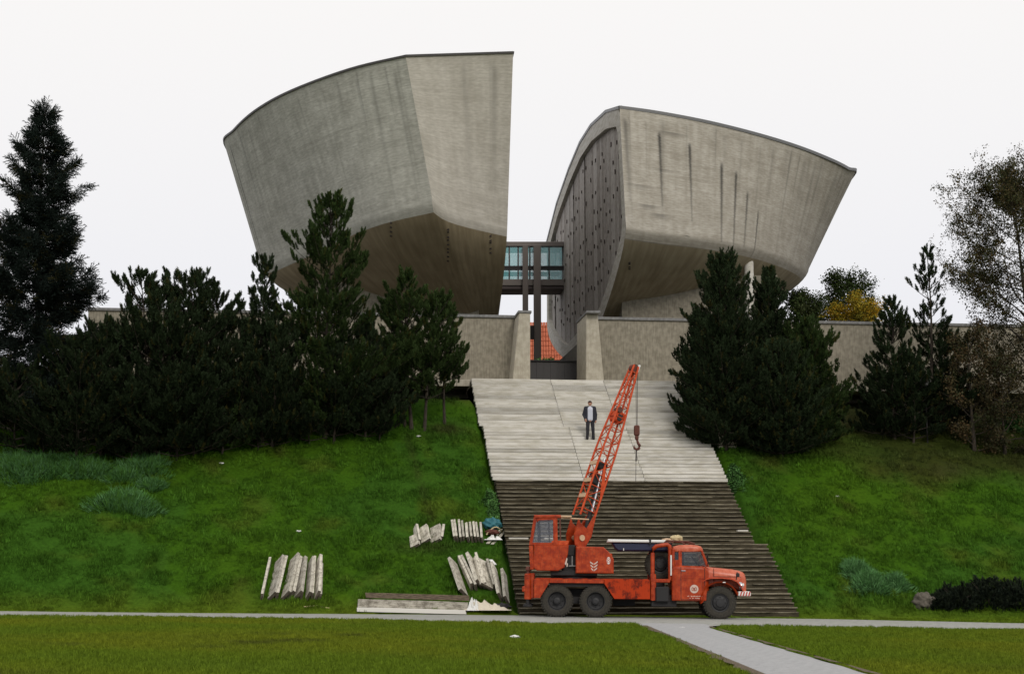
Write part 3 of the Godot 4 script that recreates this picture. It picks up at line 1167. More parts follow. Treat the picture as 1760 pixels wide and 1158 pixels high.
func build_halls() -> void:
	# nearer, left half: a flat pale front, a fold, then the long curve
	var pl := at(882, 90, 88.0)
	var m := -0.073
	var R0 := pl
	var K0 := on_plane(872, 385, pl.x, 88.0, m)
	var F: Array = [at(697, 96, 86.0), at(742, 338, 89.0)]
	var lx := func(d: float) -> float: return pl.x + m * (d - 88.0)
	var flat := [[R0, K0], [pl.lerp(F[0], 0.5), at(806, 369, 90.9)], [pl.lerp(F[0], 0.82), at(764, 355, 89.5)], F]
	var curve := [F,
		[at(600, 119, 88.2), at(651, 361, 91.0)],
		[at(500, 156, 92.0), at(575, 392, 95.0)],
		[at(440, 189, 95.8), at(515, 424, 100.0)],
		[at(402, 223, 99.5), at(468, 446, 104.0)],
		[at(386, 249, 103.5), at(449, 457, 108.5)],
		[Vector3(-18.4, 29.4, -110), Vector3(-15.4, 22.3, -113)],
		[Vector3(-15, 28.9, -119), Vector3(-12.5, 22.2, -118)],
		[Vector3(-9, 28.6, -125), Vector3(-8, 22.1, -122)],
		[Vector3(lx.call(127.0), 28.6, -127), Vector3(lx.call(124.0), 22.1, -124)]]
	var arch := []
	for e in [[93.0, 31.6], [100.0, 32.3], [108.0, 32.4], [117.0, 31.2], [124.0, 29.5]]:
		arch.append(Vector3(lx.call(e[0]), e[1], -e[0]))
	var wf := StandardMaterial3D.new()
	wf.albedo_texture = board_texture(7, 2048, 768, 10.5, Color(0.44, 0.41, 0.36), Color(0.63, 0.595, 0.54), [[0.02, 0.02, 0.5, 6.0, 0.12, 0.0], [0.05, 0.02, 0.6, 8.0, 0.1, 0.0]])
	wf.roughness = 0.9
	var wl := StandardMaterial3D.new()
	wl.albedo_texture = board_texture(3, 2048, 768, 10.5, Color(0.36, 0.355, 0.315), Color(0.61, 0.605, 0.555), [[0.44, 0.03, 0.9, 3.0, 0.5, 0.0], [0.447, 0.2, 0.95, 2.0, 0.35, 0.0], [0.47, 0.02, 0.4, 5.0, 0.2, 0.0], [0.4, 0.02, 0.5, 4.0, 0.15, 0.0], [0.15, 0.02, 0.7, 5.0, 0.15, 0.0], [0.03, 0.02, 0.5, 4.0, 0.15, 0.0]])
	wl.roughness = 0.9
	var so := StandardMaterial3D.new()  # browner than the walls: stain, with ground bounce painted into the colour
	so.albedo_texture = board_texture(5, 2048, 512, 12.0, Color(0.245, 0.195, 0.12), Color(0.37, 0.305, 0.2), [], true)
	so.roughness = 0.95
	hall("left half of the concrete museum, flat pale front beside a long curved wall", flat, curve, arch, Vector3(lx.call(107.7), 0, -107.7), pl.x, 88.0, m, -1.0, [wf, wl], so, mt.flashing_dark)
	# right half, a little farther away; its boarded end faces the gap
	var pr := at(1065, 184, 94.8)
	m = -0.094
	var rx := func(d: float) -> float: return pr.x + m * (d - 94.8)
	var RB := on_plane(940, 416, pr.x, 94.8, m)
	var KB := on_plane(940, 556, pr.x, 94.8, m)
	curve = [[pr, on_plane(1076, 389, pr.x, 94.8, m)],
		[at(1130, 193, 95.4), at(1130, 397, 94.2)],
		[at(1215, 209, 96.4), at(1212, 407, 95.6)],
		[at(1300, 230, 98.0), at(1285, 420, 97.8)],
		[at(1372, 252, 100.0), at(1340, 436, 100.8)],
		[at(1428, 274, 102.0), at(1376, 452, 104.8)],
		[at(1458, 289, 103.8), at(1387, 461, 108.0)],
		[at(1469, 299, 106.0), at(1384, 466, 111.0)],
		[Vector3(22.6, 28.0, -113), Vector3(19.0, 22.3, -116)],
		[Vector3(19.5, 28.0, -122), Vector3(16.0, 22.3, -122)],
		[Vector3(12, 28.6, -130), Vector3(10.5, 22.3, -128)],
		[RB, KB]]
	arch = []
	for e in [[1042, 191], [1016, 215], [997, 245], [978, 290], [957, 350]]:
		arch.append(on_plane(e[0], e[1], pr.x, 94.8, m))
	var wr := StandardMaterial3D.new()
	wr.albedo_texture = board_texture(4, 2048, 768, 10.5, Color(0.275, 0.25, 0.208), Color(0.455, 0.427, 0.378), [
		[0.005, 0.05, 0.5, 5.0, 0.3, 0.002], [0.044, 0.1, 0.5, 3.6, 0.66, 0.004], [0.079, 0.13, 0.56, 3.4, 0.66, 0.004], [0.06, 0.095, 0.12, 34.0, 0.25, 0.0],
		[0.119, 0.2, 0.72, 4.0, 0.66, 0.004], [0.139, 0.23, 0.74, 3.4, 0.62, 0.002], [0.157, 0.33, 0.75, 3.2, 0.5, 0.001], [0.176, 0.42, 0.97, 2.2, 0.55, 0.0],
		[0.03, 0.5, 0.53, 26.0, 0.3, 0.0], [0.045, 0.54, 0.57, 24.0, 0.28, 0.0], [0.075, 0.66, 0.71, 5.0, 0.6, 0.006], [0.02, 0.4, 0.43, 30.0, 0.2, 0.0], [0.05, 0.3, 0.32, 30.0, 0.18, 0.0],
		[0.24, 0.05, 0.5, 7.0, 0.12, 0.0], [0.3, 0.05, 0.6, 8.0, 0.12, 0.0], [0.03, 0.93, 1.0, 70.0, 0.35, 0.0], [0.09, 0.94, 1.0, 60.0, 0.35, 0.0], [0.15, 0.95, 1.0, 60.0, 0.25, 0.0]], false, 40)
	wr.roughness = 0.9
	var so2 := StandardMaterial3D.new()  # brown again, the bounce off the ground painted in
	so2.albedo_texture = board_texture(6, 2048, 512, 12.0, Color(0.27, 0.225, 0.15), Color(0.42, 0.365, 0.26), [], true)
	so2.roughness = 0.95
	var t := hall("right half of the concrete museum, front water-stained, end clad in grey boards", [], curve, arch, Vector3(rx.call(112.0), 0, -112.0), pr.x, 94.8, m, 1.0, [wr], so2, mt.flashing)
	# what carries the halls: plain walls set back under the soffits
	var b := MB.new()
	var w := PackedVector2Array([Vector2(7.15, 100.6), Vector2(17.2, 100.0), Vector2(17.0, 120), Vector2(6.6, 120)])
	var up := Transform3D(Basis(Vector3(1, 0, 0), Vector3(0, 0, -1), Vector3(0, 1, 0)), -t.position)
	b.prism(w, 15.31, 20.6, up)
	b.prism(PackedVector2Array([Vector2(5.2, 108.0), Vector2(6.58, 108.0), Vector2(6.58, 120), Vector2(4.6, 120)]), 15.31, 18.4, up)
	put(b, "supporting_wall", mt.wall, t)
	b = MB.new()
	var cp := at(1288, 480, 99.4)
	b.lathe([Vector2(0.3, 15.3), Vector2(0.3, 21.6)], Transform3D(Basis.IDENTITY, Vector3(cp.x, 0, cp.z) - t.position), 20)
	put(b, "support_column", mt.slab[4], t)
	var lt := get_node("concrete_hall")
	b = MB.new()
	up = Transform3D(Basis(Vector3(1, 0, 0), Vector3(0, 0, -1), Vector3(0, 1, 0)), -lt.position)
	b.prism(PackedVector2Array([Vector2(-13.0, 100.8), Vector2(-2.12, 99.4), Vector2(-2.6, 120), Vector2(-11, 120)]), 15.31, 20.4, up)
	put(b, "supporting_wall", mt.wall, lt)
	# rows of small drain holes in the soffit of the left half
	b = MB.new()
	var r := RandomNumberGenerator.new()
	r.seed = 4
	for row in [[770, 393, 455, 9], [843, 398, 440, 6], [672, 372, 410, 6], [1082, 450, 468, 4]]:
		for i in row[3]:
			var py := lerpf(row[1], row[2], float(i) / row[3]) + r.randf_range(-2, 2)
			var hit := Vector3.ZERO
			for sb in soffits:
				var mb: MB = sb[0]
				for k in range(0, mb.ix.size(), 3):
					var q = Geometry3D.ray_intersects_triangle(Vector3(0, EYE, 0), at(row[0], py, 100.0) - Vector3(0, EYE, 0), mb.v[mb.ix[k]] + sb[1], mb.v[mb.ix[k + 1]] + sb[1], mb.v[mb.ix[k + 2]] + sb[1])
					if q != null and (hit == Vector3.ZERO or q.z > hit.z):
						hit = q
			if hit == Vector3.ZERO:
				continue
			b.box(hit - lt.position + Vector3(0, 0.05, 0), Vector3(0.13, 0.16, 0.13))
	put(b, "drain_hole", mt.hole, lt).set_meta("kind", "stuff")

func build_bridge() -> void:
	var c := Vector3(0.4, 0, -126.0)
	var t := thing("glazed_bridge", "small glazed bridge with teal panes linking the two concrete halves", "footbridge", Vector3(c.x, 11.0, c.z))
	var y0 := at(900, 495, 125.0).y - 11.0
	var y1 := at(900, 418, 125.0).y - 11.0
	var yg0 := at(900, 482, 125.0).y - 11.0
	var yg1 := at(900, 426, 125.0).y - 11.0
	var b := MB.new()
	b.bbox(Vector3(0, (yg1 + y1) * 0.5 + 0.05, 0), Vector3(7.6, y1 - yg1, 2.9), 0.03)
	put(b, "bridge_roof", mt.bridge, t)
	b = MB.new()
	b.bbox(Vector3(0, (y0 + yg0) * 0.5 + 0.08, 0), Vector3(7.6, (yg0 - y0) - 0.1, 2.9), 0.03)
	b.use(mt.bridge)
	b.bbox(Vector3(0, y0 - 0.02, 0), Vector3(7.6, 0.25, 2.7), 0.02)
	put(b, "bridge_floor", mt.bridge_dark, t)
	var ym := lerpf(yg0, yg1, 0.36)
	for z in [-1.3, 1.3]:
		b = MB.new()
		b.bbox(Vector3(0, ym, z), Vector3(7.6, 0.36, 0.09), 0.01)
		put(b, "mid_rail", mt.black, t)
		for x in [-2.9, -0.62, 0.1, 1.05, 2.6]:
			b = MB.new()
			b.bbox(Vector3(x, (yg0 + yg1) * 0.5, z), Vector3(0.11, yg1 - yg0, 0.08), 0.01)
			put(b, "mullion", mt.bridge_dark, t)
		for e in [[-3.7, -2.9], [-2.9, -0.62], [-0.62, 0.1], [0.1, 1.05], [1.05, 2.6], [2.6, 3.7]]:
			for v in [[yg0, ym - 0.18], [ym + 0.18, yg1]]:
				b = MB.new()
				b.box(Vector3((e[0] + e[1]) * 0.5, (v[0] + v[1]) * 0.5, z), Vector3(e[1] - e[0] - 0.11, v[1] - v[0], 0.02))
				put(b, "pane", mt.teal_glass, t)
	for e in [[903, 0.46], [923.5, 0.6]]:
		b = MB.new()
		var p := at(e[0], 500, 124.3)
		b.bbox(Vector3(p.x - c.x, (yg1 + 0.05 - 0.3) * 0.5, 1.72), Vector3(e[1], yg1 + 0.35, 0.5), 0.03)
		put(b, "column", mt.bridge_col, t)
	# dark box on the thicker column
	b = MB.new()
	var q := at(914, 571, 123.8)
	b.bbox(Vector3(q.x - c.x, q.y - 11.0, 2.1), Vector3(0.42, 1.1, 0.25), 0.02)
	put(b, "switch_box", mt.black, t)

# ---------------------------------------------------------------- the crane truck
# side(): metres on the near side of the truck, from its rear end and the ground
func side(px: float, py: float) -> Vector2:
	return Vector2((px - 900.0) / 46.5, (1063.0 - py) / 46.5)

func outline(a: Array) -> PackedVector2Array:
	var o := PackedVector2Array()
	for i in range(0, a.size(), 2):
		o.append(side(a[i], a[i + 1]))
	return o

# body panels drawn through cross-sections [px, y low, y high, half width, corner radius]
func loft(b: MB, secs: Array, ends := true) -> void:
	var rows := []
	for s in secs:
		var x := side(s[0], 0).x
		var y0 := side(0, s[1]).y
		var y1 := side(0, s[2]).y
		var hw: float = s[3]
		var r := minf(s[4], minf(hw, (y1 - y0) * 0.5) * 0.98)
		var rb := minf(r, 0.06)
		var row := []
		for q in 4:
			var rr := r if q < 2 else rb
			var cz := (hw - rr) * (1 if q == 0 or q == 3 else -1)
			var cy := (y1 - rr) if q < 2 else (y0 + rr)
			for k in 7:
				var a := PI * 0.5 * (q + k / 6.0)
				row.append(Vector3(x, cy + rr * sin(a), cz + rr * cos(a)))
		rows.append(row)
	for row in rows:
		row.reverse()
	b.sheet(rows, [], true)
	if ends:
		for e in [0, rows.size() - 1]:
			var c := Vector3.ZERO
			for p in rows[e]:
				c += p / rows[e].size()
			for k in rows[e].size():
				var p: Vector3 = rows[e][k]
				var q: Vector3 = rows[e][(k + 1) % rows[e].size()]
				if e == 0:
					b.tri(c, q, p)
				else:
					b.tri(c, p, q)

func wheel(t: Node3D, called: String, x: float, y: float, z: float, r: float, wide: float, dished: bool) -> void:
	var s := signf(z)
	var tr := Transform3D(Basis(Vector3(1, 0, 0), Vector3(0, 0, s), Vector3(0, -s, 0)), Vector3.ZERO)
	var w := MeshInstance3D.new()
	var b := MB.new()
	b.lathe([Vector2(r * 0.58, -wide * 0.5), Vector2(r * 0.9, -wide * 0.5), Vector2(r * 0.98, -wide * 0.4), Vector2(r, -wide * 0.25), Vector2(r, wide * 0.25), Vector2(r * 0.98, wide * 0.4), Vector2(r * 0.9, wide * 0.5), Vector2(r * 0.72, wide * 0.53), Vector2(r * 0.58, wide * 0.46)], tr, 40)
	for k in 36:
		var a := TAU * k / 36.0
		for e in [-1, 1]:
			b.box(tr * Vector3(cos(a + e * 0.04) * r * 1.0, e * wide * 0.27, sin(a + e * 0.04) * r * 1.0), Vector3(0.05, 0.045, wide * 0.4), Basis(Vector3(0, 0, 1), -s * 0 + atan2((tr * Vector3(cos(a), 0, sin(a))).y, (tr * Vector3(cos(a), 0, sin(a))).x)))
	w.mesh = b.mesh(mt.rubber)
	hang(w, called, t, Vector3(x, y, z))
	b = MB.new()
	if dished:   # twin rear wheels: a deep dish
		b.lathe([Vector2(r * 0.6, wide * 0.47), Vector2(r * 0.55, wide * 0.4), Vector2(r * 0.5, -wide * 0.1), Vector2(r * 0.24, -wide * 0.14), Vector2(r * 0.22, wide * 0.28), Vector2(r * 0.12, wide * 0.34), Vector2(0.0, wide * 0.34)], tr, 28)
	else:
		b.lathe([Vector2(r * 0.6, wide * 0.47), Vector2(r * 0.56, wide * 0.38), Vector2(r * 0.48, wide * 0.34), Vector2(r * 0.42, wide * 0.5), Vector2(r * 0.26, wide * 0.56), Vector2(r * 0.24, wide * 0.7), Vector2(0.0, wide * 0.72)], tr, 28)
	put(b, "rim", mt.wheel, w)
	b = MB.new()
	for k in 8:
		var a := TAU * k / 8.0
		var q := tr * Vector3(cos(a) * r * 0.36, (-wide * 0.1) if dished else wide * 0.54, sin(a) * r * 0.36)
		b.bbox(q, Vector3(0.035, 0.035, 0.05), 0.006)
	put(b, "wheel_nuts", mt.black, w).set_meta("kind", "stuff")

func chevron(t: Node3D, pts: Array, z: float) -> void:
	for p in pts:
		var b := MB.new()
		var q := outline(p)
		b.prism(q, z, z + 0.006)
		put(b, "warning_stripe", mt.faded_white, t)

func build_truck() -> void:
	var x0 := (900.0 - CX) / FOC * 58.6
	var t := thing("crane_truck", "orange-red six-wheeled crane truck with its lattice boom raised, parked before the stairs", "crane truck", Vector3(x0, base_height(x0 + 4.0) + 0.10, -58.75))
	t.rotation = Vector3(0, deg_to_rad(-1.6), -0.0112)
	var W := 1.2
	var b := MB.new()
	# chassis
	b.bbox(Vector3(4.1, 0.86, 0), Vector3(7.4, 0.32, 0.8), 0.03)
	b.box(Vector3(5.1, 0.62, 0.55), Vector3(0.9, 0.4, 0.7))
	b.box(Vector3(3.7, 0.6, -0.5), Vector3(0.8, 0.4, 0.6))
	b.box(Vector3(1.9, 0.6, 0), Vector3(2.4, 0.24, 1.3))
	b.bar(Vector3(1.22, 0.57, -1.0), Vector3(1.22, 0.57, 1.0), 0.09, 10)
	b.bar(Vector3(2.62, 0.57, -1.0), Vector3(2.62, 0.57, 1.0), 0.09, 10)
	b.bar(Vector3(7.08, 0.57, -1.0), Vector3(7.08, 0.57, 1.0), 0.09, 10)
	put(b, "chassis", mt.black, t)
	for z in [-0.98, 0.98]:
		wheel(t, "rear_wheel", 1.22, 0.57, z, 0.57, 0.3, true)
		wheel(t, "rear_wheel", 2.62, 0.57, z, 0.57, 0.3, true)
		wheel(t, "front_wheel", 7.1, 0.57, z, 0.58, 0.32, false)
	for z in [-0.6, 0.6]:
		wheel(t, "inner_wheel", 1.22, 0.57, z, 0.56, 0.28, true)
		wheel(t, "inner_wheel", 2.62, 0.57, z, 0.56, 0.28, true)
	# side skirts of the bed
	for s in [-1.0, 1.0]:
		var z0: float = W - 0.07 if s > 0 else -W
		b = MB.new()
		b.prism(outline([918, 1032, 928, 1032, 943, 1007, 943, 1000, 918, 1000]), z0, z0 + 0.07, Transform3D.IDENTITY, 0.01)
		put(b, "rear_skirt", mt.red, t)
		b = MB.new()
		b.prism(outline([1053, 1032, 1113, 1032, 1113, 1000, 1036, 1000, 1036, 1007]), z0, z0 + 0.07, Transform3D.IDENTITY, 0.012)
		put(b, "side_skirt", mt.worn_red, t)
		b = MB.new()
		b.prism(outline([943.5, 1006.5, 1035.5, 1006.5, 1035.5, 1000, 943.5, 1000]), z0 + 0.005, z0 + 0.065, Transform3D.IDENTITY, 0.01)
		put(b, "bed_rail", mt.red, t)
	b = MB.new()
	b.box(Vector3(2.5, 1.36, 0), Vector3(4.1, 0.05, 2.24))
	put(b, "bed_deck", mt.worn_red, t)
	b = MB.new()
	b.box(Vector3(1.95, 1.2, 0), Vector3(2.0, 0.22, 2.1))
	put(b, "wheel_housing", mt.black, t)
	# outriggers at the tail
	for z in [-1.02, 1.02]:
		var j := MeshInstance3D.new()
		b = MB.new()
		b.lathe([Vector2(0.0, 0.62), Vector2(0.13, 0.62), Vector2(0.13, 1.5), Vector2(0.09, 1.54), Vector2(0.0, 1.54)], Transform3D(Basis.IDENTITY, Vector3(0.16, 0, z)), 14)
		b.bbox(Vector3(0.3, 1.1, z * 0.9), Vector3(0.18, 0.9, 0.3), 0.02)
		b.bbox(Vector3(0.05, 0.98, z), Vector3(0.2, 0.2, 0.16), 0.03)
		j.mesh = b.mesh(mt.red)
		hang(j, "outrigger", t)
		b = MB.new()
		b.lathe([Vector2(0.0, 1.54), Vector2(0.05, 1.54), Vector2(0.05, 1.62), Vector2(0.1, 1.66), Vector2(0.1, 1.74), Vector2(0.05, 1.8), Vector2(0.0, 1.8)], Transform3D(Basis.IDENTITY, Vector3(0.16, 0, z)), 12)
		put(b, "jack_head", mt.rust, j)
		b = MB.new()
		b.lathe([Vector2(0.0, 0.36), Vector2(0.17, 0.36), Vector2(0.17, 0.42), Vector2(0.06, 0.46), Vector2(0.06, 0.62), Vector2(0.0, 0.62)], Transform3D(Basis.IDENTITY, Vector3(0.16, 0, z)), 12)
		put(b, "jack_foot", mt.black, j)
	b = MB.new()
	b.bbox(Vector3(0.14, 0.98, 0), Vector3(0.2, 0.34, 2.0), 0.02)
	put(b, "rear_beam", mt.rust, t)
	for z in [-0.75, 0.75]:
		b = MB.new()
		b.bbox(Vector3(0.03, 1.03, z), Vector3(0.05, 0.12, 0.3), 0.01)
		put(b, "tail_lamp", mt.rust, t)
	# ---- cab of the truck
	var cab := MeshInstance3D.new()
	b = MB.new()
	loft(b, [[1150, 1034, 982, 1.06, 0.12], [1152, 1034, 976, 1.14, 0.12], [1160, 1034, 975, 1.17, 0.12], [1200, 1034, 976, 1.17, 0.12], [1207, 1034, 977, 1.15, 0.13], [1212, 1030, 979, 1.0, 0.18]])
	cab.mesh = b.mesh(mt.red)
	hang(cab, "cab", t)
	b = MB.new()
	loft(b, [[1151, 953, 947, 0.9, 0.1], [1154, 953, 943.5, 0.98, 0.16], [1162, 953, 941, 1.02, 0.2], [1182, 953, 940.2, 1.03, 0.2], [1194, 952.5, 941, 1.01, 0.2], [1200, 952, 943, 0.97, 0.18], [1203, 951, 947, 0.9, 0.1]])
	put(b, "roof", mt.highlight_red, cab)
	for z in [-1.0, 1.0]:
		b = MB.new()
		b.prism(outline([1199, 950, 1202.5, 950, 1213, 977, 1208, 977]), z - 0.06, z + 0.06, Transform3D.IDENTITY, 0.012)
		put(b, "windscreen_pillar", mt.red, cab)
		b = MB.new()
		b.prism(outline([1161.5, 950, 1167, 950, 1167, 977, 1161.5, 977]), z - 0.06, z + 0.07, Transform3D.IDENTITY, 0.012)
		put(b, "door_pillar", mt.red, cab)
		b = MB.new()
		b.prism(outline([1150.5, 948, 1155, 948, 1155, 978, 1150.5, 978]), z - 0.1, z + 0.04, Transform3D.IDENTITY, 0.015)
		b.prism(outline([1155, 966, 1162, 966, 1162, 978, 1155, 978]), z - 0.05, z + 0.05, Transform3D.IDENTITY, 0.01)
		put(b, "corner_panel", mt.red, cab)
		b = MB.new()
		b.prism(outline([1167, 952, 1199, 952, 1208, 976, 1167, 976]), z + 0.005, z + 0.015)
		put(b, "door_window", mt.glass, cab)
		b = MB.new()
		b.prism(outline([1155, 953, 1161.5, 953, 1161.5, 966, 1155, 966]), z + 0.005, z + 0.015)
		put(b, "quarter_window", mt.glass, cab)
		# door: seams and handle
		b = MB.new()
		for q in [[1164.4, 977.5, 1165.2, 1032], [1204.4, 979, 1205.2, 1008], [1165, 1031.4, 1199, 1032.2]]:
			var a := side(q[0], q[1])
			var d := side(q[2], q[3])
			b.box(Vector3((a.x + d.x) * 0.5, (a.y + d.y) * 0.5, signf(z) * 1.169), Vector3(absf(a.x - d.x), absf(a.y - d.y), 0.006))
		b.use(mt.black)
		b.bbox(Vector3(side(1169, 0).x, side(0, 984).y, signf(z) * 1.19), Vector3(0.16, 0.035, 0.04), 0.01)
		put(b, "door_handle", mt.steel, cab)
		# a pressed ridge along the door
		b = MB.new()
		b.bbox(Vector3(side(1186, 0).x, side(0, 996).y, signf(z) * 1.172), Vector3(0.8, 0.05, 0.02), 0.008)
		put(b, "door_ridge", mt.red, cab)
	b = MB.new()
	b.hexa([Vector3(side(1206.5, 0).x, side(0, 976).y, 0.93), Vector3(side(1208.5, 0).x, side(0, 976).y, 0.93), Vector3(side(1208.5, 0).x, side(0, 976).y, -0.93), Vector3(side(1206.5, 0).x, side(0, 976).y, -0.93), Vector3(side(1199, 0).x, side(0, 951).y, 0.93), Vector3(side(1200, 0).x, side(0, 951).y, 0.93), Vector3(side(1200, 0).x, side(0, 951).y, -0.93), Vector3(side(1199, 0).x, side(0, 951).y, -0.93)])
	put(b, "windscreen", mt.glass, cab)
	b = MB.new()
	b.bbox(Vector3(side(1207, 0).x, side(0, 964).y, 0.0), Vector3(0.05, 0.6, 0.05), 0.01, Basis(Vector3(0, 0, 1), 0.3))
	put(b, "windscreen_post", mt.red, cab)
	b = MB.new()
	b.bbox(Vector3(side(1168, 0).x, side(0, 966).y, 0.5), Vector3(0.16, 0.6, 0.6), 0.05)
	b.bbox(Vector3(side(1168, 0).x, side(0, 966).y, -0.5), Vector3(0.16, 0.6, 0.6), 0.05)
	put(b, "seats", mt.black, cab)
	b = MB.new()
	var wh := []
	for k in 17:
		wh.append(Vector3(side(1192, 0).x, side(0, 968).y, 0.5) + Basis(Vector3(0, 0, 1), 0.7) * Vector3(0, sin(TAU * k / 16.0), cos(TAU * k / 16.0)) * 0.22)
	b.tube(wh, [0.016], 6, false)
	b.bar(Vector3(side(1192, 0).x, side(0, 968).y, 0.5), Vector3(side(1203, 0).x, side(0, 978).y, 0.5), 0.02)
	put(b, "steering_wheel", mt.black, cab)
	# the back wall of the cab
	b = MB.new()
	b.bbox(Vector3(side(1151.5, 0).x, side(0, 963).y, 0), Vector3(0.05, 0.64, 1.9), 0.01)
	put(b, "rear_wall", mt.red, cab)
	# bonnet and grille
	var bon := MeshInstance3D.new()
	b = MB.new()
	loft(b, [[1208, 1010, 976, 0.78, 0.2], [1220, 1010, 977.5, 0.72, 0.24], [1238, 1010, 979, 0.66, 0.26], [1254, 1012, 980.4, 0.63, 0.27], [1266, 1016, 982.6, 0.61, 0.27], [1273, 1018, 985.2, 0.58, 0.26], [1276.5, 1019, 989, 0.52, 0.22], [1278, 1018, 995, 0.44, 0.16]])
	bon.mesh = b.mesh(mt.highlight_red)
	hang(bon, "bonnet", t)
	b = MB.new()
	for k in 9:
		b.bbox(Vector3(side(1277.6, 0).x, side(0, 1014 - k * 2.1).y, 0), Vector3(0.03, 0.02, 0.8), 0.006)
	put(b, "grille", mt.black, bon)
	b = MB.new()
	var seam := side(1222, 0).x
	for q in [-1.0, 1.0]:
		b.bbox(Vector3(seam, side(0, 992).y, q * 0.728), Vector3(0.02, 0.55, 0.012), 0.004)
		b.bbox(Vector3(side(1246, 0).x, side(0, 993).y, q * 0.655), Vector3(1.0, 0.02, 0.02), 0.004, Basis(Vector3.UP, 0.12 * q))
	put(b, "bonnet_seam", mt.rust, bon)
	for s in [-1.0, 1.0]:
		var arch := []
		arch.append_array([1200, 1034, 1200, 1001, 1206, 996.5, 1215, 994.3, 1235, 993.8, 1250, 995.5, 1260, 1000, 1267, 1008, 1271, 1019, 1262, 1021])
		for k in 11:
			var a := lerpf(0.35, PI, k / 10.0)
			arch.append_array([1230.0 + 31.5 * cos(a), 1036.0 - 33.0 * sin(a)])
		b = MB.new()
		var z0 := 0.52 if s > 0 else -1.21
		b.prism(outline(arch), z0, z0 + 0.69, Transform3D.IDENTITY, 0.05)
		var fd := put(b, "fender", mt.red, t)
		b = MB.new()
		b.lathe([Vector2(0.0, -0.1), Vector2(0.14, -0.1), Vector2(0.13, 0.0), Vector2(0.1, 0.045), Vector2(0.0, 0.06)], Transform3D(Basis(Vector3(0, -1, 0), Vector3(1, 0, 0), Vector3(0, 0, 1)), Vector3(side(1268, 0).x, side(0, 1008).y, s * 0.86)), 18)
		put(b, "headlight", mt.steel, fd)
		b = MB.new()
		b.bbox(Vector3(side(1269, 0).x, side(0, 1006).y, s * 1.2), Vector3(0.06, 0.1, 0.05), 0.015)
		put(b, "turn_signal", mt.white, fd)
		b = MB.new()   # marker rod and lamp on the fender
		b.bar(Vector3(side(1258, 0).x, side(0, 998).y, s * 1.08), Vector3(side(1259.5, 0).x, side(0, 985).y, s * 1.1), 0.018)
		b.bbox(Vector3(side(1260.5, 0).x, side(0, 990).y, s * 1.1), Vector3(0.13, 0.15, 0.1), 0.03)
		put(b, "fender_lamp", mt.black, fd)
		b = MB.new()
		b.bbox(Vector3(side(1237, 0).x, side(0, 1002.4).y, s * 1.212), Vector3(0.1, 0.035, 0.01), 0.003)
		put(b, "reflector", mt.white, fd)
		b = MB.new()   # outside mirror
		b.tube([Vector3(side(1209, 0).x, side(0, 976).y, s * 1.1), Vector3(side(1210, 0).x, side(0, 968).y, s * 1.3), Vector3(side(1209, 0).x, side(0, 961).y, s * 1.32)], [0.014], 6)
		b.bbox(Vector3(side(1208.5, 0).x, side(0, 962).y, s * 1.33), Vector3(0.04, 0.26, 0.16), 0.015)
		put(b, "mirror", mt.black, t)
	b = MB.new()
	b.bbox(Vector3(side(1271, 0).x, side(0, 1021).y, 0), Vector3(0.45, 0.17, 2.42), 0.03)
	var bp := put(b, "bumper", mt.white, t)
	for k in 4:
		for z in [1.211, -1.217]:
			b = MB.new()
			var xx := 1263.0 + k * 4.6
			b.prism(outline([xx, 1024.6, xx + 2.2, 1024.6, xx + 4.2, 1017.4, xx + 2.0, 1017.4]), z, z + 0.006)
			put(b, "stripe", mt.stripe, bp)
	for k in 10:
		b = MB.new()
		var zz := -1.1 + k * 0.24
		b.prism(PackedVector2Array([Vector2(zz - 0.1, 0.83), Vector2(zz + 0.0, 0.83), Vector2(zz + 0.1, 0.98), Vector2(zz, 0.98)]), 0, 0.006, Transform3D(Basis(Vector3(0, 0, -1), Vector3(0, 1, 0), Vector3(1, 0, 0)), Vector3(side(1271, 0).x + 0.226, 0, 0)))
		put(b, "stripe", mt.stripe, bp)
	# white round emblem with two standing strokes, and a faded line of small lettering below
	var em := side(1187, 1014)
	b = MB.new()
	b.lathe([Vector2(0.155, 0.0), Vector2(0.15, 0.012), Vector2(0.0, 0.012)], Transform3D(Basis(Vector3(1, 0, 0), Vector3(0, 0, 1), Vector3(0, -1, 0)), Vector3(em.x, em.y, 1.168)), 24)
	var disc := put(b, "emblem", mt.faded_white, cab)
	b = MB.new()
	for q in [[-0.055, 0.035], [0.05, 0.035]]:
		var ring := []
		for k in 13:
			var a := TAU * k / 12.0 + 0.3
			ring.append(Vector3(em.x + q[0] + cos(a) * 0.032, em.y + sin(a) * 0.06, 1.184))
		b.tube(ring, [0.011], 5, false)
	b.bbox(Vector3(em.x - 0.002, em.y - 0.02, 1.184), Vector3(0.018, 0.13, 0.008), 0.002)
	put(b, "emblem_mark", mt.red, disc)
	b = MB.new()
	var rl := RandomNumberGenerator.new()
	rl.seed = 3
	for line in [[1176, 1201, 1026.0], [1180, 1196, 1029.2]]:
		var lx: float = line[0]
		while lx < line[1]:
			var w := rl.randf_range(0.7, 1.6)
			if rl.randf() < 0.85:
				var a := side(lx, line[2])
				b.box(Vector3(a.x, a.y + rl.randf_range(-0.006, 0.006), 1.171), Vector3(w / 46.5, rl.randf_range(0.02, 0.034), 0.004))
			lx += w + 0.5
	put(b, "lettering", mt.faded_white, cab).set_meta("kind", "stuff")
	# ---- frame behind the cab that carries the spare wheel and the boom rest
	var fr := MeshInstance3D.new()
	b = MB.new()
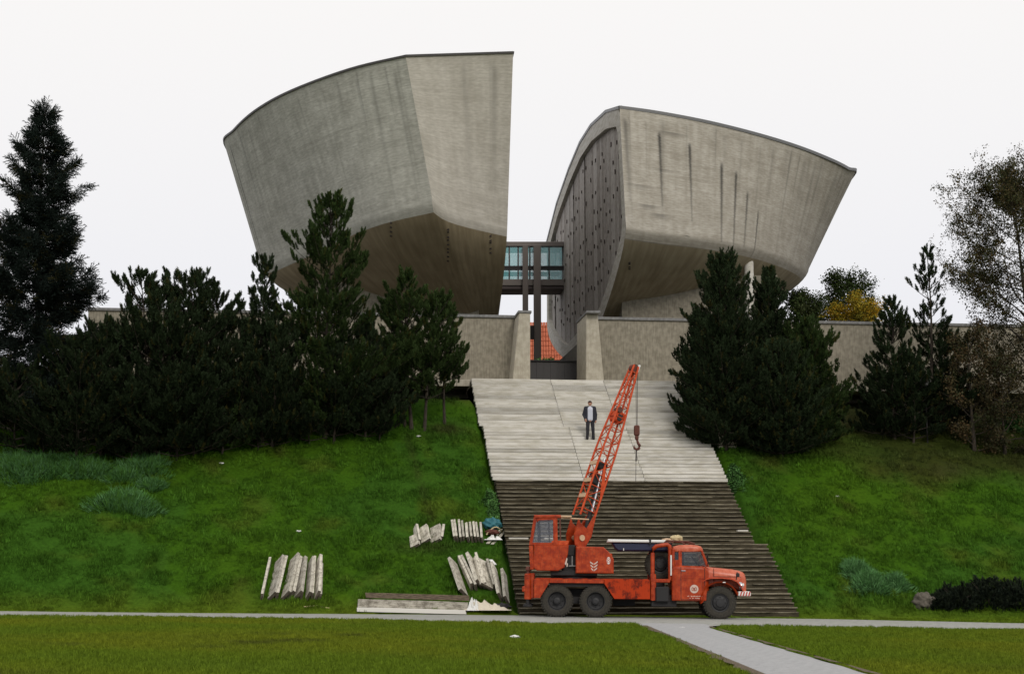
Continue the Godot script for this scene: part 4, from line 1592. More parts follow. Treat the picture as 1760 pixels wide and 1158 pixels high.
	for z in [-0.95, 0.95]:
		var hoop := []
		for q in [[1118, 1034], [1118, 955], [1119.5, 948], [1124, 943.5], [1132, 942], [1143, 940.5], [1146.5, 943], [1147.5, 950], [1147.5, 1000]]:
			var a := side(q[0], q[1])
			hoop.append(Vector3(a.x, a.y, z))
		b.tube(hoop, [0.075], 8)
		b.bbox(Vector3(side(1119, 0).x, side(0, 1012).y, z), Vector3(0.2, 0.95, 0.12), 0.02)
		b.bbox(Vector3(side(1132, 0).x, side(0, 1001).y, z), Vector3(0.66, 0.13, 0.14), 0.02)
	for q in [[1120, 946], [1146, 942], [1119, 1001], [1146, 1001]]:
		var a := side(q[0], q[1])
		b.bar(Vector3(a.x, a.y, -0.95), Vector3(a.x, a.y, 0.95), 0.05, 8)
	fr.mesh = b.mesh(mt.red)
	hang(fr, "spare_wheel_frame", t)
	wheel(fr, "spare_wheel", side(1133, 0).x, side(0, 974).y, 0.1, 0.55, 0.3, false)
	b = MB.new()
	b.bar(Vector3(side(1148.8, 0).x, side(0, 992).y, 1.05), Vector3(side(1148.8, 0).x, side(0, 958).y, 1.05), 0.03, 8)
	put(b, "exhaust_pipe", mt.white, t)
	b = MB.new()
	b.bbox(Vector3(side(1134, 0).x, 0.85, 0.85), Vector3(0.5, 0.55, 0.5), 0.04)
	b.bbox(Vector3(side(1131, 0).x, 1.75, -0.3), Vector3(0.42, 1.3, 1.0), 0.05)
	put(b, "fuel_tank", mt.black, t)
	# roof rails over the cab
	b = MB.new()
	for z in [-0.6, 0.6]:
		b.tube([Vector3(side(1136, 0).x, side(0, 941).y, z), Vector3(side(1142, 0).x, side(0, 934).y, z), Vector3(side(1180, 0).x, side(0, 935).y, z), Vector3(side(1191, 0).x, side(0, 939).y, z)], [0.035], 7)
	for x in [1144, 1156, 1168, 1180]:
		b.bar(Vector3(side(x, 0).x, side(0, 934.6).y, -0.6), Vector3(side(x, 0).x, side(0, 934.6).y, 0.6), 0.03)
	b.bar(Vector3(side(1166, 0).x, side(0, 934.6).y, 0.6), Vector3(side(1176, 0).x, side(0, 941).y, 0.75), 0.03)
	b.bar(Vector3(side(1186, 0).x, side(0, 937).y, 0.6), Vector3(side(1186, 0).x, side(0, 941.5).y, 0.6), 0.03)
	put(b, "roof_rail", mt.rust, t)
	# ---- turntable and the slewing house
	b = MB.new()
	b.lathe([Vector2(0.0, 1.38), Vector2(0.85, 1.38), Vector2(0.85, 1.46), Vector2(0.78, 1.48), Vector2(0.78, 1.56), Vector2(0.0, 1.58)], Transform3D(Basis.IDENTITY, Vector3(side(985, 0).x, 0, 0)), 32)
	put(b, "turntable", mt.black, t)
	var house := MeshInstance3D.new()
	b = MB.new()
	b.prism(outline([988, 990, 1052, 990, 1052, 966, 1048, 958, 1035, 946, 988, 945]), 0.22, 1.12, Transform3D.IDENTITY, 0.03)
	b.prism(outline([988, 990, 1052, 990, 1052, 966, 1048, 958, 1035, 946, 988, 945]), -1.12, -0.45, Transform3D.IDENTITY, 0.03)
	b.bbox(Vector3(side(1030, 0).x, side(0, 972).y, -0.1), Vector3(0.9, 0.7, 0.8), 0.03)
	house.mesh = b.mesh(mt.red)
	hang(house, "engine_house", t)
	b = MB.new()
	b.bbox(Vector3(side(985, 0).x, side(0, 968).y, 0), Vector3(0.9, 0.9, 1.6), 0.04)
	b.bbox(Vector3(side(980, 0).x, side(0, 952).y, 0.6), Vector3(0.3, 0.4, 0.5), 0.03)
	b.bbox(Vector3(side(985, 0).x, side(0, 990).y, 0), Vector3(1.7, 0.2, 1.9), 0.03)
	put(b, "winch", mt.black, house)
	b = MB.new()
	b.bar(Vector3(side(976, 0).x, side(0, 978).y, 0.9), Vector3(side(990, 0).x, side(0, 978).y, 0.9), 0.02)
	b.bar(Vector3(side(982, 0).x, side(0, 978).y, 0.8), Vector3(side(982, 0).x, side(0, 950).y, 0.8), 0.025)
	put(b, "pipes", mt.grey, house)
	for k in 3:
		var y := 970.0 + 5.2 * k
		chevron(house, [[1012.0 + k, y, 1012.0 + k, y + 2.4, 1017.8, y + 6.0, 1017.8, y + 3.6]], 1.122)
		chevron(house, [[1019.0, y + 3.6, 1019.0, y + 6.0, 1025 - k * 0.5, y + 1.6, 1025 - k * 0.5, y - 0.8]], 1.122)
	# number badge: an upright oval with a dark figure
	b = MB.new()
	var bd := side(1043.3, 968.5)
	b.lathe([Vector2(0.105, 0.0), Vector2(0.1, 0.008), Vector2(0.0, 0.008)], Transform3D(Basis(Vector3(0.62, 0, 0), Vector3(0, 0, 1), Vector3(0, -1.25, 0)), Vector3(bd.x, bd.y, 1.119)), 20)
	var badge := put(b, "number_plate", mt.white, house)
	var tm := TextMesh.new()
	tm.text = "8"
	tm.font_size = 20
	tm.pixel_size = 0.011
	tm.depth = 0.006
	var sf := SystemFont.new()
	sf.font_names = PackedStringArray(["Droid Sans"])
	tm.font = sf
	tm.material = mt.red
	same(tm, "figure", badge, Vector3(bd.x, bd.y, 1.13))
	# operator's cabin
	var op := MeshInstance3D.new()
	b = MB.new()
	var zc0 := 0.12
	var zc1 := 1.16
	b.prism(outline([914, 981, 923, 986.5, 958, 986.5, 969, 981, 974.5, 958, 976, 943, 917, 943.5, 916, 960]), zc0, zc1, Transform3D.IDENTITY, 0.03)
	op.mesh = b.mesh(mt.red)
	hang(op, "operator_cabin", t)
	b = MB.new()
	b.prism(outline([908.5, 945, 915.8, 945, 917, 985, 911, 985]), zc0, zc1 + 0.02, Transform3D.IDENTITY, 0.02)
	put(b, "front_panel", mt.red, op)
	b = MB.new()
	b.prism(outline([916, 893.2, 962, 892.6, 963, 897.5, 918, 898.5]), zc0 - 0.02, zc1 + 0.03, Transform3D.IDENTITY, 0.025)
	put(b, "roof", mt.red, op)
	for z in [zc0 + 0.04, zc1 - 0.05]:
		b = MB.new()
		b.prism(outline([916.5, 896, 921.5, 896, 914, 944, 908.8, 944]), z - 0.04, z + 0.045, Transform3D.IDENTITY, 0.01)
		put(b, "front_post", mt.red, op)
		b = MB.new()
		b.prism(outline([949, 897, 956.5, 897, 957.5, 944, 950, 944]), z - 0.04, z + 0.045, Transform3D.IDENTITY, 0.01)
		put(b, "door_post", mt.red, op)
		b = MB.new()
		b.prism(outline([959.5, 897, 962.0, 897, 963.5, 944, 961, 944]), z - 0.03, z + 0.03)
		put(b, "rear_post", mt.rust, op)
		b = MB.new()
		b.prism(outline([921.5, 898.5, 949.5, 897.5, 949.5, 901, 926, 902, 921, 906]), z - 0.035, z + 0.04, Transform3D.IDENTITY, 0.008)
		b.prism(outline([914, 939.5, 950.5, 939.5, 950.5, 944, 913.5, 944]), z - 0.035, z + 0.04, Transform3D.IDENTITY, 0.008)
		put(b, "window_frame", mt.red, op)
		b = MB.new()
		b.prism(outline([920.5, 903, 950, 899, 950.5, 940, 914.5, 940]), z - 0.004, z + 0.004)
		put(b, "window", mt.clear_glass, op)
	b = MB.new()
	for q in [[923, 927, 938, 902], [940, 945, 938, 903]]:
		b.bbox(Vector3(side((q[0] + q[1]) * 0.5, 0).x, side(0, (q[2] + q[3]) * 0.5).y, 0.55), Vector3(0.11 if q[0] < 930 else 0.05, 0.74, 0.3), 0.02, Basis(Vector3(0, 0, 1), 0.05))
	b.bbox(Vector3(side(930, 0).x, side(0, 942).y, 0.6), Vector3(0.4, 0.12, 0.4), 0.04)
	put(b, "seat", mt.cab_grey, op)
	# open tray on the sill
	b = MB.new()
	for q in [[946, 974, 936.5, 0.2], [946, 974, 936.5, 1.1]]:
		b.prism(outline([q[0], 943.5, q[1], 943.5, q[1] + 1, 936, q[0] + 2, 936]), q[3], q[3] + 0.05, Transform3D.IDENTITY, 0.01)
	b.prism(outline([945, 943.5, 947.5, 943.5, 949.5, 936, 947, 936]), 0.26, 1.09)
	b.prism(outline([972, 943.5, 974.5, 943.5, 976.5, 936, 974, 936]), 0.26, 1.09)
	put(b, "tray", mt.boom_red, op)
	b = MB.new()
	b.bbox(Vector3(side(968, 0).x, side(0, 895).y, 0.75), Vector3(0.55, 0.07, 0.5), 0.02)
	put(b, "roof_extension", mt.tan, op)
	chevron(op, [[969.3, 975, 972, 977, 974, 966, 972.6, 964], [972.3, 979.5, 974.2, 979, 974.8, 974, 973.4, 973]], zc1 + 0.002)
	b = MB.new()
	b.bar(Vector3(side(957, 0).x, side(0, 897).y, 1.0), Vector3(side(1010, 0).x, side(0, 899).y, 0.55), 0.028)
	put(b, "guard_rail", mt.tan, t)
	# ---- boom
	var bs := Vector3(side(991, 0).x, side(0, 925).y, 0.0)
	var tip := Vector3(4.14, 9.44, -1.14)
	var d := (tip - bs).normalized()
	var h := Vector3(d.x, 0, d.z).normalized()
	var s := Vector3(-h.z, 0, h.x)      # towards the camera
	var n := s.cross(d).normalized()    # away from the hanging side
	if n.x > 0:
		n = -n
	var L := (tip - bs).length()
	var bo := MeshInstance3D.new()
	b = MB.new()
	var half := func(f: float) -> Vector2: return Vector2(lerpf(0.29, 0.26, f) if f < 0.55 else lerpf(0.275, 0.13, (f - 0.55) / 0.45), lerpf(0.3, 0.3, f) if f < 0.5 else lerpf(0.3, 0.1, (f - 0.5) / 0.5))
	var node := func(f: float, e: int, g: int) -> Vector3:
		var q: Vector2 = half.call(f)
		return bs + d * (L * f) + s * q.x * e + n * q.y * g
	for e in [-1, 1]:
		for g in [-1, 1]:
			var pts := []
			for k in 13:
				pts.append(node.call(0.1 + 0.9 * k / 12.0, e, g))
			b.tube(pts, [0.042], 7)
	bo.mesh = b.mesh(mt.boom_red)
	hang(bo, "boom", t)
	var bays := 12
	for k in bays + 1:
		var f := 0.14 + 0.82 * k / bays
		for q in [[-1, -1, 1, -1], [-1, 1, 1, 1], [-1, -1, -1, 1], [1, -1, 1, 1]]:
			b = MB.new()
			b.bar(node.call(f, q[0], q[1]), node.call(f, q[2], q[3]), 0.02, 5)
			if k < bays:
				var f2 := 0.14 + 0.82 * (k + 1) / bays
				if k % 2 == 0:
					b.bar(node.call(f, q[0], q[1]), node.call(f2, q[2], q[3]), 0.017, 5)
				else:
					b.bar(node.call(f, q[2], q[3]), node.call(f2, q[0], q[1]), 0.017, 5)
			put(b, "brace", mt.boom_red, bo)
	# foot of the boom
	var bt := Transform3D(Basis(s.cross(d) if false else -n, d, s).orthonormalized(), bs)
	b = MB.new()
	for e in [-0.33, 0.27]:
		b.prism(PackedVector2Array([Vector2(-0.3, -0.1), Vector2(-0.12, -0.45), Vector2(0.3, -0.42), Vector2(0.42, 0.1), Vector2(0.33, 0.85), Vector2(0.24, 0.85), Vector2(0.12, 0.3), Vector2(-0.2, 0.4), Vector2(-0.32, 0.55)]), e, e + 0.06, bt, 0.012)
	b.box(bt * Vector3(0.3, 0.2, 0), Vector3(0.05, 0.9, 0.6), bt.basis)
	put(b, "boom_foot", mt.red, bo)
	b = MB.new()
	b.lathe([Vector2(0.0, -0.36), Vector2(0.11, -0.36), Vector2(0.11, 0.38), Vector2(0.0, 0.38)], bt * Transform3D(Basis(Vector3(1, 0, 0), Vector3(0, 0, 1), Vector3(0, -1, 0)), Vector3(0.05, -0.1, 0)), 16)
	put(b, "pivot_pin", mt.tan, bo)
	# a gusset plate with a dark opening, and two guide boxes farther up
	b = MB.new()
	for e in [-1, 1]:
		var pts := [node.call(0.2, e, -1), node.call(0.38, e, 1), node.call(0.34, e, 1), node.call(0.29, e, -1)]
		b.hexa([pts[0] - s * 0.012, pts[0] + s * 0.012, pts[3] + s * 0.012, pts[3] - s * 0.012, node.call(0.375, e, 0.9) - s * 0.012, node.call(0.375, e, 0.9) + s * 0.012, node.call(0.43, e, 0.9) + s * 0.012, node.call(0.43, e, 0.9) - s * 0.012])
	put(b, "gusset", mt.boom_red, bo)
	for q in [[0.32, 0.1, 0.42], [0.4, -0.05, 0.3]]:
		b = MB.new()
		b.bbox(bs + d * (L * q[0]) + n * q[1], Vector3(0.3, q[2], 0.36), 0.03, bt.basis)
		put(b, "sheave_box", mt.black, bo)
	b = MB.new()
	b.bbox(bs + d * (L * 0.69), Vector3(0.42, 0.42, 0.42), 0.04, bt.basis)
	var lb := put(b, "head_box", mt.boom_red, bo)
	b = MB.new()
	b.bbox(bs + d * (L * 0.685) + s * 0.22, Vector3(0.2, 0.26, 0.04), 0.02, bt.basis)
	put(b, "box_opening", mt.black, lb)
	b = MB.new()
	b.lathe([Vector2(0.0, -0.17), Vector2(0.11, -0.17), Vector2(0.11, 0.17), Vector2(0.0, 0.17)], bt * Transform3D(Basis(Vector3(1, 0, 0), Vector3(0, 0, 1), Vector3(0, -1, 0)), Vector3(-0.12, L * 0.725, 0.1)), 16)
	put(b, "drum", mt.rust, lb)
	for f in [0.21, 0.3, 0.4]:   # small pale treads on the back of the boom
		b = MB.new()
		b.bbox(node.call(f, 0, 1) + n * 0.02, Vector3(0.06, 0.16, 0.5), 0.01, bt.basis)
		put(b, "foot_tread", mt.tan, bo)
	b = MB.new()
	b.bar(bs + d * 0.3 - n * 0.22 + s * 0.1, bs + d * (L * 0.3) - n * 0.06 + s * 0.1, 0.085, 12)
	b.use(mt.black)
	b.bar(bs + d * (L * 0.14) - n * 0.18 + s * 0.18, bs + d * (L * 0.44) + s * 0.12, 0.05, 12)
	put(b, "hydraulic_ram", mt.steel, bo)
	b = MB.new()
	var hd := bs + d * (L * 0.985)
	b.lathe([Vector2(0.0, -0.1), Vector2(0.17, -0.1), Vector2(0.13, 0.0), Vector2(0.17, 0.1), Vector2(0.0, 0.1)], Transform3D(Basis(h, s, Vector3.UP), hd), 20)
	put(b, "head_sheave", mt.rust, bo)
	b = MB.new()
	b.bbox(hd - n * 0.16 + Vector3(0.02, 0.06, 0), Vector3(0.07, 0.3, 0.2), 0.01, bt.basis)
	put(b, "head_plate", mt.white, bo)
	b = MB.new()
	b.bar(bs + d * (L * 0.1) + n * 0.2, bs + d * (L * 0.97) + n * 0.08, 0.012, 5)
	b.bar(bs + d * (L * 0.1) + n * 0.16 - s * 0.1, bs + d * (L * 0.97) + n * 0.06 - s * 0.05, 0.012, 5)
	put(b, "hoist_rope", mt.rope, bo)
	# hook block on its rope, with a sling below
	var hp := hd + h * 0.13
	var yb := side(0, 735).y * 1.0 + 0.1
	b = MB.new()
	for e in [-0.03, 0.03]:
		b.bar(Vector3(hp.x + e, hp.y, hp.z), Vector3(hp.x + e * 0.6, yb, hp.z), 0.012, 6)
	put(b, "hanging_rope", mt.rope, t)
	b = MB.new()
	b.bbox(Vector3(hp.x, yb - 0.18, hp.z), Vector3(0.22, 0.4, 0.16), 0.04)
	b.bbox(Vector3(hp.x, yb - 0.45, hp.z), Vector3(0.14, 0.2, 0.12), 0.04)
	var hk := put(b, "hook_block", mt.rust, t)
	b = MB.new()
	var arc := [Vector3(hp.x, yb - 0.5, hp.z), Vector3(hp.x + 0.03, yb - 0.6, hp.z)]
	for k in 10:
		var a := lerpf(1.1, -3.6, k / 9.0)
		arc.append(Vector3(hp.x + 0.11 * cos(a), yb - 0.78 + 0.12 * sin(a), hp.z))
	b.tube(arc, [0.04, 0.045, 0.05, 0.055, 0.055, 0.055, 0.055, 0.05, 0.045, 0.04, 0.03, 0.02], 8)
	put(b, "hook", mt.rust, hk)
	b = MB.new()
	b.bar(Vector3(hp.x - 0.01, yb - 0.88, hp.z), Vector3(hp.x - 0.03, yb - 1.35, hp.z), 0.03, 6)
	b.bar(Vector3(hp.x - 0.03, yb - 1.35, hp.z), Vector3(hp.x - 0.04, yb - 2.15, hp.z), 0.012, 6)
	put(b, "sling", mt.rope, hk)

	# ---- loads: the white-rimmed navy trough over the frame and a pale bundle on the roof rail
	var tb := t.transform * Vector3(side(1096, 0).x, side(0, 951).y, 0.0)
	var tro := thing("trough", "long navy blue trough with a white rim lying on the frame behind the truck cab", "trough", tb)
	tro.rotation = t.rotation
	b = MB.new()
	var pr := outline([1049, 937.4, 1056, 948.5, 1061, 952.0, 1152, 951.0, 1153, 937.4])
	for i in pr.size():
		pr[i] -= side(1096, 951)
	b.prism(pr, -0.42, 0.42, Transform3D.IDENTITY, 0.05)
	put(b, "body", mt.navy, tro)
	b = MB.new()
	pr = outline([1042, 937.2, 1155, 937.2, 1155, 932.5, 1043, 932.0])
	for i in pr.size():
		pr[i] -= side(1096, 951)
	b.prism(pr, -0.52, 0.52, Transform3D.IDENTITY, 0.03)
	put(b, "rim", mt.white, tro)
	b = MB.new()
	var sp := side(1115, 935.5) - side(1096, 951)
	b.bbox(Vector3(sp.x, sp.y, 0), Vector3(0.07, 0.2, 1.1), 0.01)
	put(b, "strap", mt.black, tro)
	b = MB.new()
	sp = side(1070, 949) - side(1096, 951)
	b.bbox(Vector3(sp.x, sp.y, 0.43), Vector3(0.03, 0.09, 0.02), 0.005)
	put(b, "latch", mt.white, tro)
	# two stays that carry the trough from the bed
	b = MB.new()
	for z in [-0.3, 0.3]:
		var a := side(1119, 948)
		b.bar(Vector3(a.x, a.y, z), Vector3(a.x - 0.9, a.y + 0.02, z), 0.03)
	put(b, "trough_bracket", mt.black, t)
	var lp := t.transform * Vector3(side(1161, 0).x, side(0, 934).y, 0.1)
	var bl := put(lump(0.24, 0.13, 0.22, 31, 0.25), "bundle", mt.straw, null, lp + Vector3(0, 0.09, 0))
	tag(bl, "pale straw-coloured bundle lying on the rail above the truck cab", "bundle")
	var bl2 := put(lump(0.2, 0.06, 0.2, 33, 0.2), "cloth", mt.tan, null, lp + Vector3(-0.34, 0.05, 0.05))
	tag(bl2, "flat tan cloth beside the straw-coloured bundle on the cab rail", "cloth")

func lump(rx: float, ry: float, rz: float, sd: int, rough: float) -> MB:
	var nz := noise(sd, 1.1, 3)
	var b := MB.new()
	var rows := []
	for i in 13:
		var th := PI * i / 12.0
		var row := []
		for k in 20:
			var ph := -TAU * k / 20.0
			var p := Vector3(sin(th) * cos(ph), -cos(th), sin(th) * sin(ph))
			var f := 1.0 + rough * 2.0 * nz.get_noise_3dv(p * 1.6)
			row.append(Vector3(p.x * rx, p.y * ry, p.z * rz) * f)
		rows.append(row)
	b.sheet(rows, [], true)
	return b

# ---------------------------------------------------------------- slabs taken off the stairs
func slab_mesh(long: float, tall: float, thick: float, sd: int) -> MB:   # on edge: long along -z, tall along y; broken near end
	var r := RandomNumberGenerator.new()
	r.seed = sd
	var b := MB.new()
	var n := 5
	var rings := []
	for i in n + 1:
		var z := -long * i / n
		var k := 1.0 - (r.randf_range(0.0, 0.05) if i == 0 or i == n else r.randf_range(0.0, 0.015))
		var t := thick * 0.5
		var c := 0.008
		var jag := r.randf_range(-0.03, 0.05) if i == 0 or i == n else 0.0
		rings.append([Vector3(t - c, 0, z), Vector3(t, c, z), Vector3(t, tall * k - c, z + jag), Vector3(t - c, tall * k, z + jag), Vector3(-t + c, tall * k - r.randf_range(0, 0.01), z + jag), Vector3(-t, tall * k - c, z + jag), Vector3(-t, c, z), Vector3(-t + c, 0, z)])
	for i in n:
		for j in 8:
			var m := (j + 1) % 8
			b.quad(rings[i][m], rings[i][j], rings[i + 1][j], rings[i + 1][m])
	b.use(mt.loose[r.randi() % 4])
	for e in [0, n]:
		var c := Vector3(0, tall * 0.5, rings[e][0].z + (0.03 if e == 0 else -0.03) * r.randf())
		for j in 8:
			var m := (j + 1) % 8
			if e == 0:
				b.tri(c, rings[e][j], rings[e][m])
			else:
				b.tri(c, rings[e][m], rings[e][j])
	return b

const ORDINAL := ["first", "second", "third", "fourth", "fifth", "sixth", "seventh", "eighth", "ninth", "tenth", "eleventh", "twelfth"]

# each slab: [near px, near py, far px, far py, tall, thick, lean degrees]
func slab_row(rows: Array, where: String, group: String) -> void:
	var i := 0
	for e in rows:
		var a := on_ground(e[0], e[1])
		var c := on_ground(e[2], e[3])
		a.y += 0.02
		c.y += 0.02
		var dir := (c - a)
		var long := dir.length()
		dir = dir.normalized()
		var side_v := dir.cross(Vector3.UP).normalized()
		var up := side_v.cross(dir)
		var bs := Basis(side_v, up, -dir) * Basis(Vector3(0, 0, 1), deg_to_rad(-e[6]))
		var b := slab_mesh(long, e[4], e[5] * 1.3, 100 + i * 7 + int(e[0]))
		var o := put(b, "concrete_slab", mt.broken, null, a)
		o.basis = bs
		tag(o, "%s slab from the left in the %s" % [ORDINAL[i].capitalize(), where], "slab", group)
		i += 1

func build_slabs() -> void:
	# leaning row left on the slope
	slab_row([
		[449, 1033, 463, 969, 0.30, 0.075, 6], [461, 1032, 474, 970, 0.5, 0.09, 40], [474, 1032, 489, 970, 0.36, 0.085, 14],
		[484, 1031, 500, 966, 0.5, 0.09, 42], [494, 1031, 507, 970, 0.46, 0.09, 36], [505, 1032, 513, 971, 0.5, 0.1, 40],
		[517, 1032, 524, 970, 0.32, 0.075, 8], [526, 1032, 531, 970, 0.42, 0.09, 26], [536, 1032, 540, 968, 0.32, 0.075, 4],
		[542, 1032, 545, 968, 0.42, 0.09, 22], [549, 1033, 551, 979, 0.28, 0.07, 10]],
		"row of light slabs alone on the grass left of the long pile", "slabs leaning in the far left row")
	# fan by the foot of the stairs
	slab_row([
		[803, 1027, 784, 972, 0.52, 0.09, -44], [811, 1016, 789, 967, 0.34, 0.075, -12], [819, 1016, 795, 966, 0.34, 0.075, -18],
		[829, 1012, 812, 964, 0.5, 0.1, -38], [834, 1014, 818, 962, 0.34, 0.075, -8], [848, 1016, 836, 970, 0.62, 0.1, -60],
		[850, 1016, 838, 972, 0.34, 0.075, -10], [864, 1036, 852, 982, 0.46, 0.085, -28], [874, 1040, 869, 992, 0.44, 0.085, -24]],
		"fanned pile beside the foot of the stairs", "slabs fanned beside the stairs")
	# small row higher up
	slab_row([
		[782, 933, 778, 906, 0.32, 0.07, -10], [787, 933, 783, 905, 0.32, 0.07, -14], [793, 934, 790, 905, 0.32, 0.07, -10], [798, 934, 795, 907, 0.3, 0.07, -8],
		[806, 934, 804, 909, 0.32, 0.08, -16], [812, 934, 809, 909, 0.32, 0.07, -10], [818, 934, 815, 909, 0.32, 0.07, -10], [824, 934, 820, 908, 0.32, 0.07, -14], [829, 935, 827, 909, 0.3, 0.07, -8]],
		"upper row next to the teal bag", "slabs in the upper row")
	# splayed short pieces
	slab_row([
		[706, 944, 704, 926, 0.42, 0.08, 60], [716, 938, 711, 912, 0.34, 0.08, 20], [725, 937, 720, 912, 0.44, 0.08, 48],
		[740, 937, 740, 911, 0.5, 0.09, 58], [757, 934, 760, 913, 0.34, 0.08, 14]],
		"small splayed heap in the middle of the slope", "slabs in the splayed heap")
	# long pieces stacked along the road
	var specs := [[613, 1051, 801, 1056, 0.16, 0.34, 0.0, "lowest white slab of the long stack lying along the road", 0],
		[613, 1051, 803, 1056, 0.46, 0.14, 0.0, "grey slab on edge behind the lowest white slab of the long stack", 1],
		[627, 1051, 806, 1056, 0.2, 0.16, 0.0, "dark brown timber-like beam at the back of the long stack", 2]]
	for e in specs:
		var a := on_ground(e[0], e[1])
		var c := on_ground(e[2], e[3])
		if e[8] == 1:
			a.z -= 0.26
			c.z -= 0.26
		if e[8] == 2:
			a += Vector3(0, 0.5, -0.34)
			c += Vector3(0, 0.5, -0.34)
		var dir := c - a
		var b := slab_mesh(dir.length(), e[4] + e[6], e[5], 900 + e[8])
		var o := put(b, "long_slab" if e[8] < 2 else "long_beam", mt.broken if e[8] < 2 else mt.brown_edge, null, a)
		if e[8] == 2:
			o.mesh.surface_set_material(0, mt.brown_edge)
			o.mesh.surface_set_material(1, mt.brown_edge)
		elif e[8] == 1:
			o.mesh.surface_set_material(0, mt.loose[3])
		elif e[8] == 0:
			o.mesh.surface_set_material(0, mt.slab_white)
		var dn := dir.normalized()
		var sv := dn.cross(Vector3.UP).normalized()
		o.basis = Basis(sv, sv.cross(dn), -dn)
		tag(o, e[7], "slab" if e[8] < 2 else "beam")
	# litter
	var p := on_ground(838, 1051)
	var o := put(sheet_heap(1.75, 0.34, 0.6, 5), "plastic_sheet", mt.cream, null, p)
	tag(o, "crumpled cream and white plastic sheet between the long stack and the truck", "plastic sheet")
	o = put(sheet_heap(0.5, 0.45, 0.4, 8), "plastic_sheet", mt.white, null, on_ground(813, 1052))
	tag(o, "small white crumpled sheet against the right end of the long stack", "plastic sheet")
	o = put(lump(0.34, 0.12, 0.2, 17, 0.3), "rag", mt.black, null, on_ground(862, 1050) + Vector3(0, 0.14, 0))
	tag(o, "black rag lying on the cream plastic sheet", "rag")
	o = put(lump(0.36, 0.24, 0.3, 41, 0.3), "bag", mt.teal, null, on_ground(845, 915) + Vector3(0, 0.3, 0))
	tag(o, "teal blue bag beside the upper slab row and the stairs", "bag")
	o = put(lump(0.28, 0.12, 0.24, 43, 0.3), "sack", mt.rust, null, on_ground(846, 919) + Vector3(0.02, 0.1, 0.1))
	tag(o, "dark red sack under the teal bag", "sack")
	o = put(sheet_heap(0.75, 0.2, 0.5, 12), "plastic_sheet", mt.white, null, on_ground(848, 930))
	tag(o, "white torn sheet below the teal bag", "plastic sheet")
	for e in [[838, 937, 862, 922, "pale plank sloping below the teal bag"], [846, 938, 868, 925, "second pale plank below the teal bag, nearer the stairs"]]:
		var b := MB.new()
		var a := on_ground(e[0], e[1]) + Vector3(0, 0.06, 0)
		var c := on_ground(e[2], e[3]) + Vector3(0, 0.28, 0)
		var dn := (c - a).normalized()
		b.bbox(Vector3.ZERO, Vector3(0.14, 0.035, (c - a).length()), 0.006, Basis.looking_at(dn, Vector3.UP))
		o = put(b, "plank", mt.loose[2], null, (a + c) * 0.5)
		tag(o, e[4], "plank")
	var bh := MB.new()
	var pts := []
	for k in 14:
		var f := k / 13.0
		var q := on_ground(836 + 38 * f, 925 - 6 * sin(f * 3.0) + 14 * f * f)
		pts.append(q + Vector3(0, 0.12 + 0.25 * sin(f * PI), 0))
	var h0: Vector3 = pts[0]
	for k in pts.size():
		pts[k] -= h0
	bh.tube(pts, [0.03], 6)
	o = put(bh, "hose", mt.straw, null, h0)
	tag(o, "straw-coloured hose curving from the teal bag to the stairs", "hose")
	for e in [[522, 1046, 551, 1042, "thin pale batten on the grass at the road, left of the long stack"], [536, 1044, 566, 1047, "second thin batten crossing the first at the road edge"]]:
		var b := MB.new()
		var a := on_ground(e[0], e[1]) + Vector3(0, 0.06, 0)
		var c := on_ground(e[2], e[3]) + Vector3(0, 0.05, 0)
		b.bbox(Vector3.ZERO, Vector3(0.07, 0.03, (c - a).length()), 0.005, Basis.looking_at((c - a).normalized(), Vector3.UP))
		o = put(b, "batten", mt.straw, null, (a + c) * 0.5)
		tag(o, e[4], "batten")
	var bb := MB.new()
	bb.bbox(Vector3(0, 0.06, 0), Vector3(0.16, 0.05, 0.42), 0.01, Basis(Vector3.UP, 0.5) * Basis(Vector3(1, 0, 0), 0.5))
	o = put(bb, "plastic_board", mt.white, null, on_ground(847, 972) + Vector3(0, 0.05, 0))
	tag(o, "small white board on the grass above the fanned pile", "board")
	var i := 0
	for e in [[110, 1018, 0.16, "white scrap of paper on the slope far left"], [719, 752, 0.1, "white scrap below the pines left of the stairs"], [513, 915, 0.1, "white scrap on the slope above the far left row"], [885, 1098, 0.12, "white scrap on the lawn in front of the truck's rear"], [380, 798, 0.1, "white scrap on the grass below the dark pines"], [1173, 1082, 0.1, "white scrap on the lawn beside the paved path"], [1440, 855, 0.1, "white scrap on the slope right of the stairs"]]:
		o = put(lump(e[2], e[2] * 0.35, e[2] * 0.6, 50 + i, 0.35), "paper_scrap", mt.white, null, on_ground(e[0], e[1]) + Vector3(0, e[2] * 0.45, 0))
		tag(o, e[3], "litter")
		i += 1
	# grey box beside the upper stairs
	bb = MB.new()
	bb.bbox(Vector3(0, 0.3, 0), Vector3(0.85, 0.75, 0.6), 0.03)
	var gp := on_ground(1250, 768)
	o = put(bb, "concrete_box", mt.pier, null, gp)
	tag(o, "grey concrete box under the conifers right of the upper stairs", "box")
	o = put(lump(0.42, 0.34, 0.36, 61, 0.3), "boulder", mt.stone, null, on_ground(1588, 1044) + Vector3(0, 0.2, 0))
	tag(o, "grey-brown boulder at the left end of the dark low shrubs", "boulder")
	# round pale lamp among the pines
	var lp := at(1591, 655, 76.5)
	var th := thing("globe_lamp", "pale round lamp on a thin post among the pines at right", "lamp", Vector3(lp.x, height(lp.x, 76.5) - 0.1, -76.5))
	var hh := lp.y - th.position.y
	bb = MB.new()
	bb.bar(Vector3.ZERO, Vector3(0, hh, 0), 0.04, 8)
	put(bb, "post", mt.black, th)
	bb = MB.new()
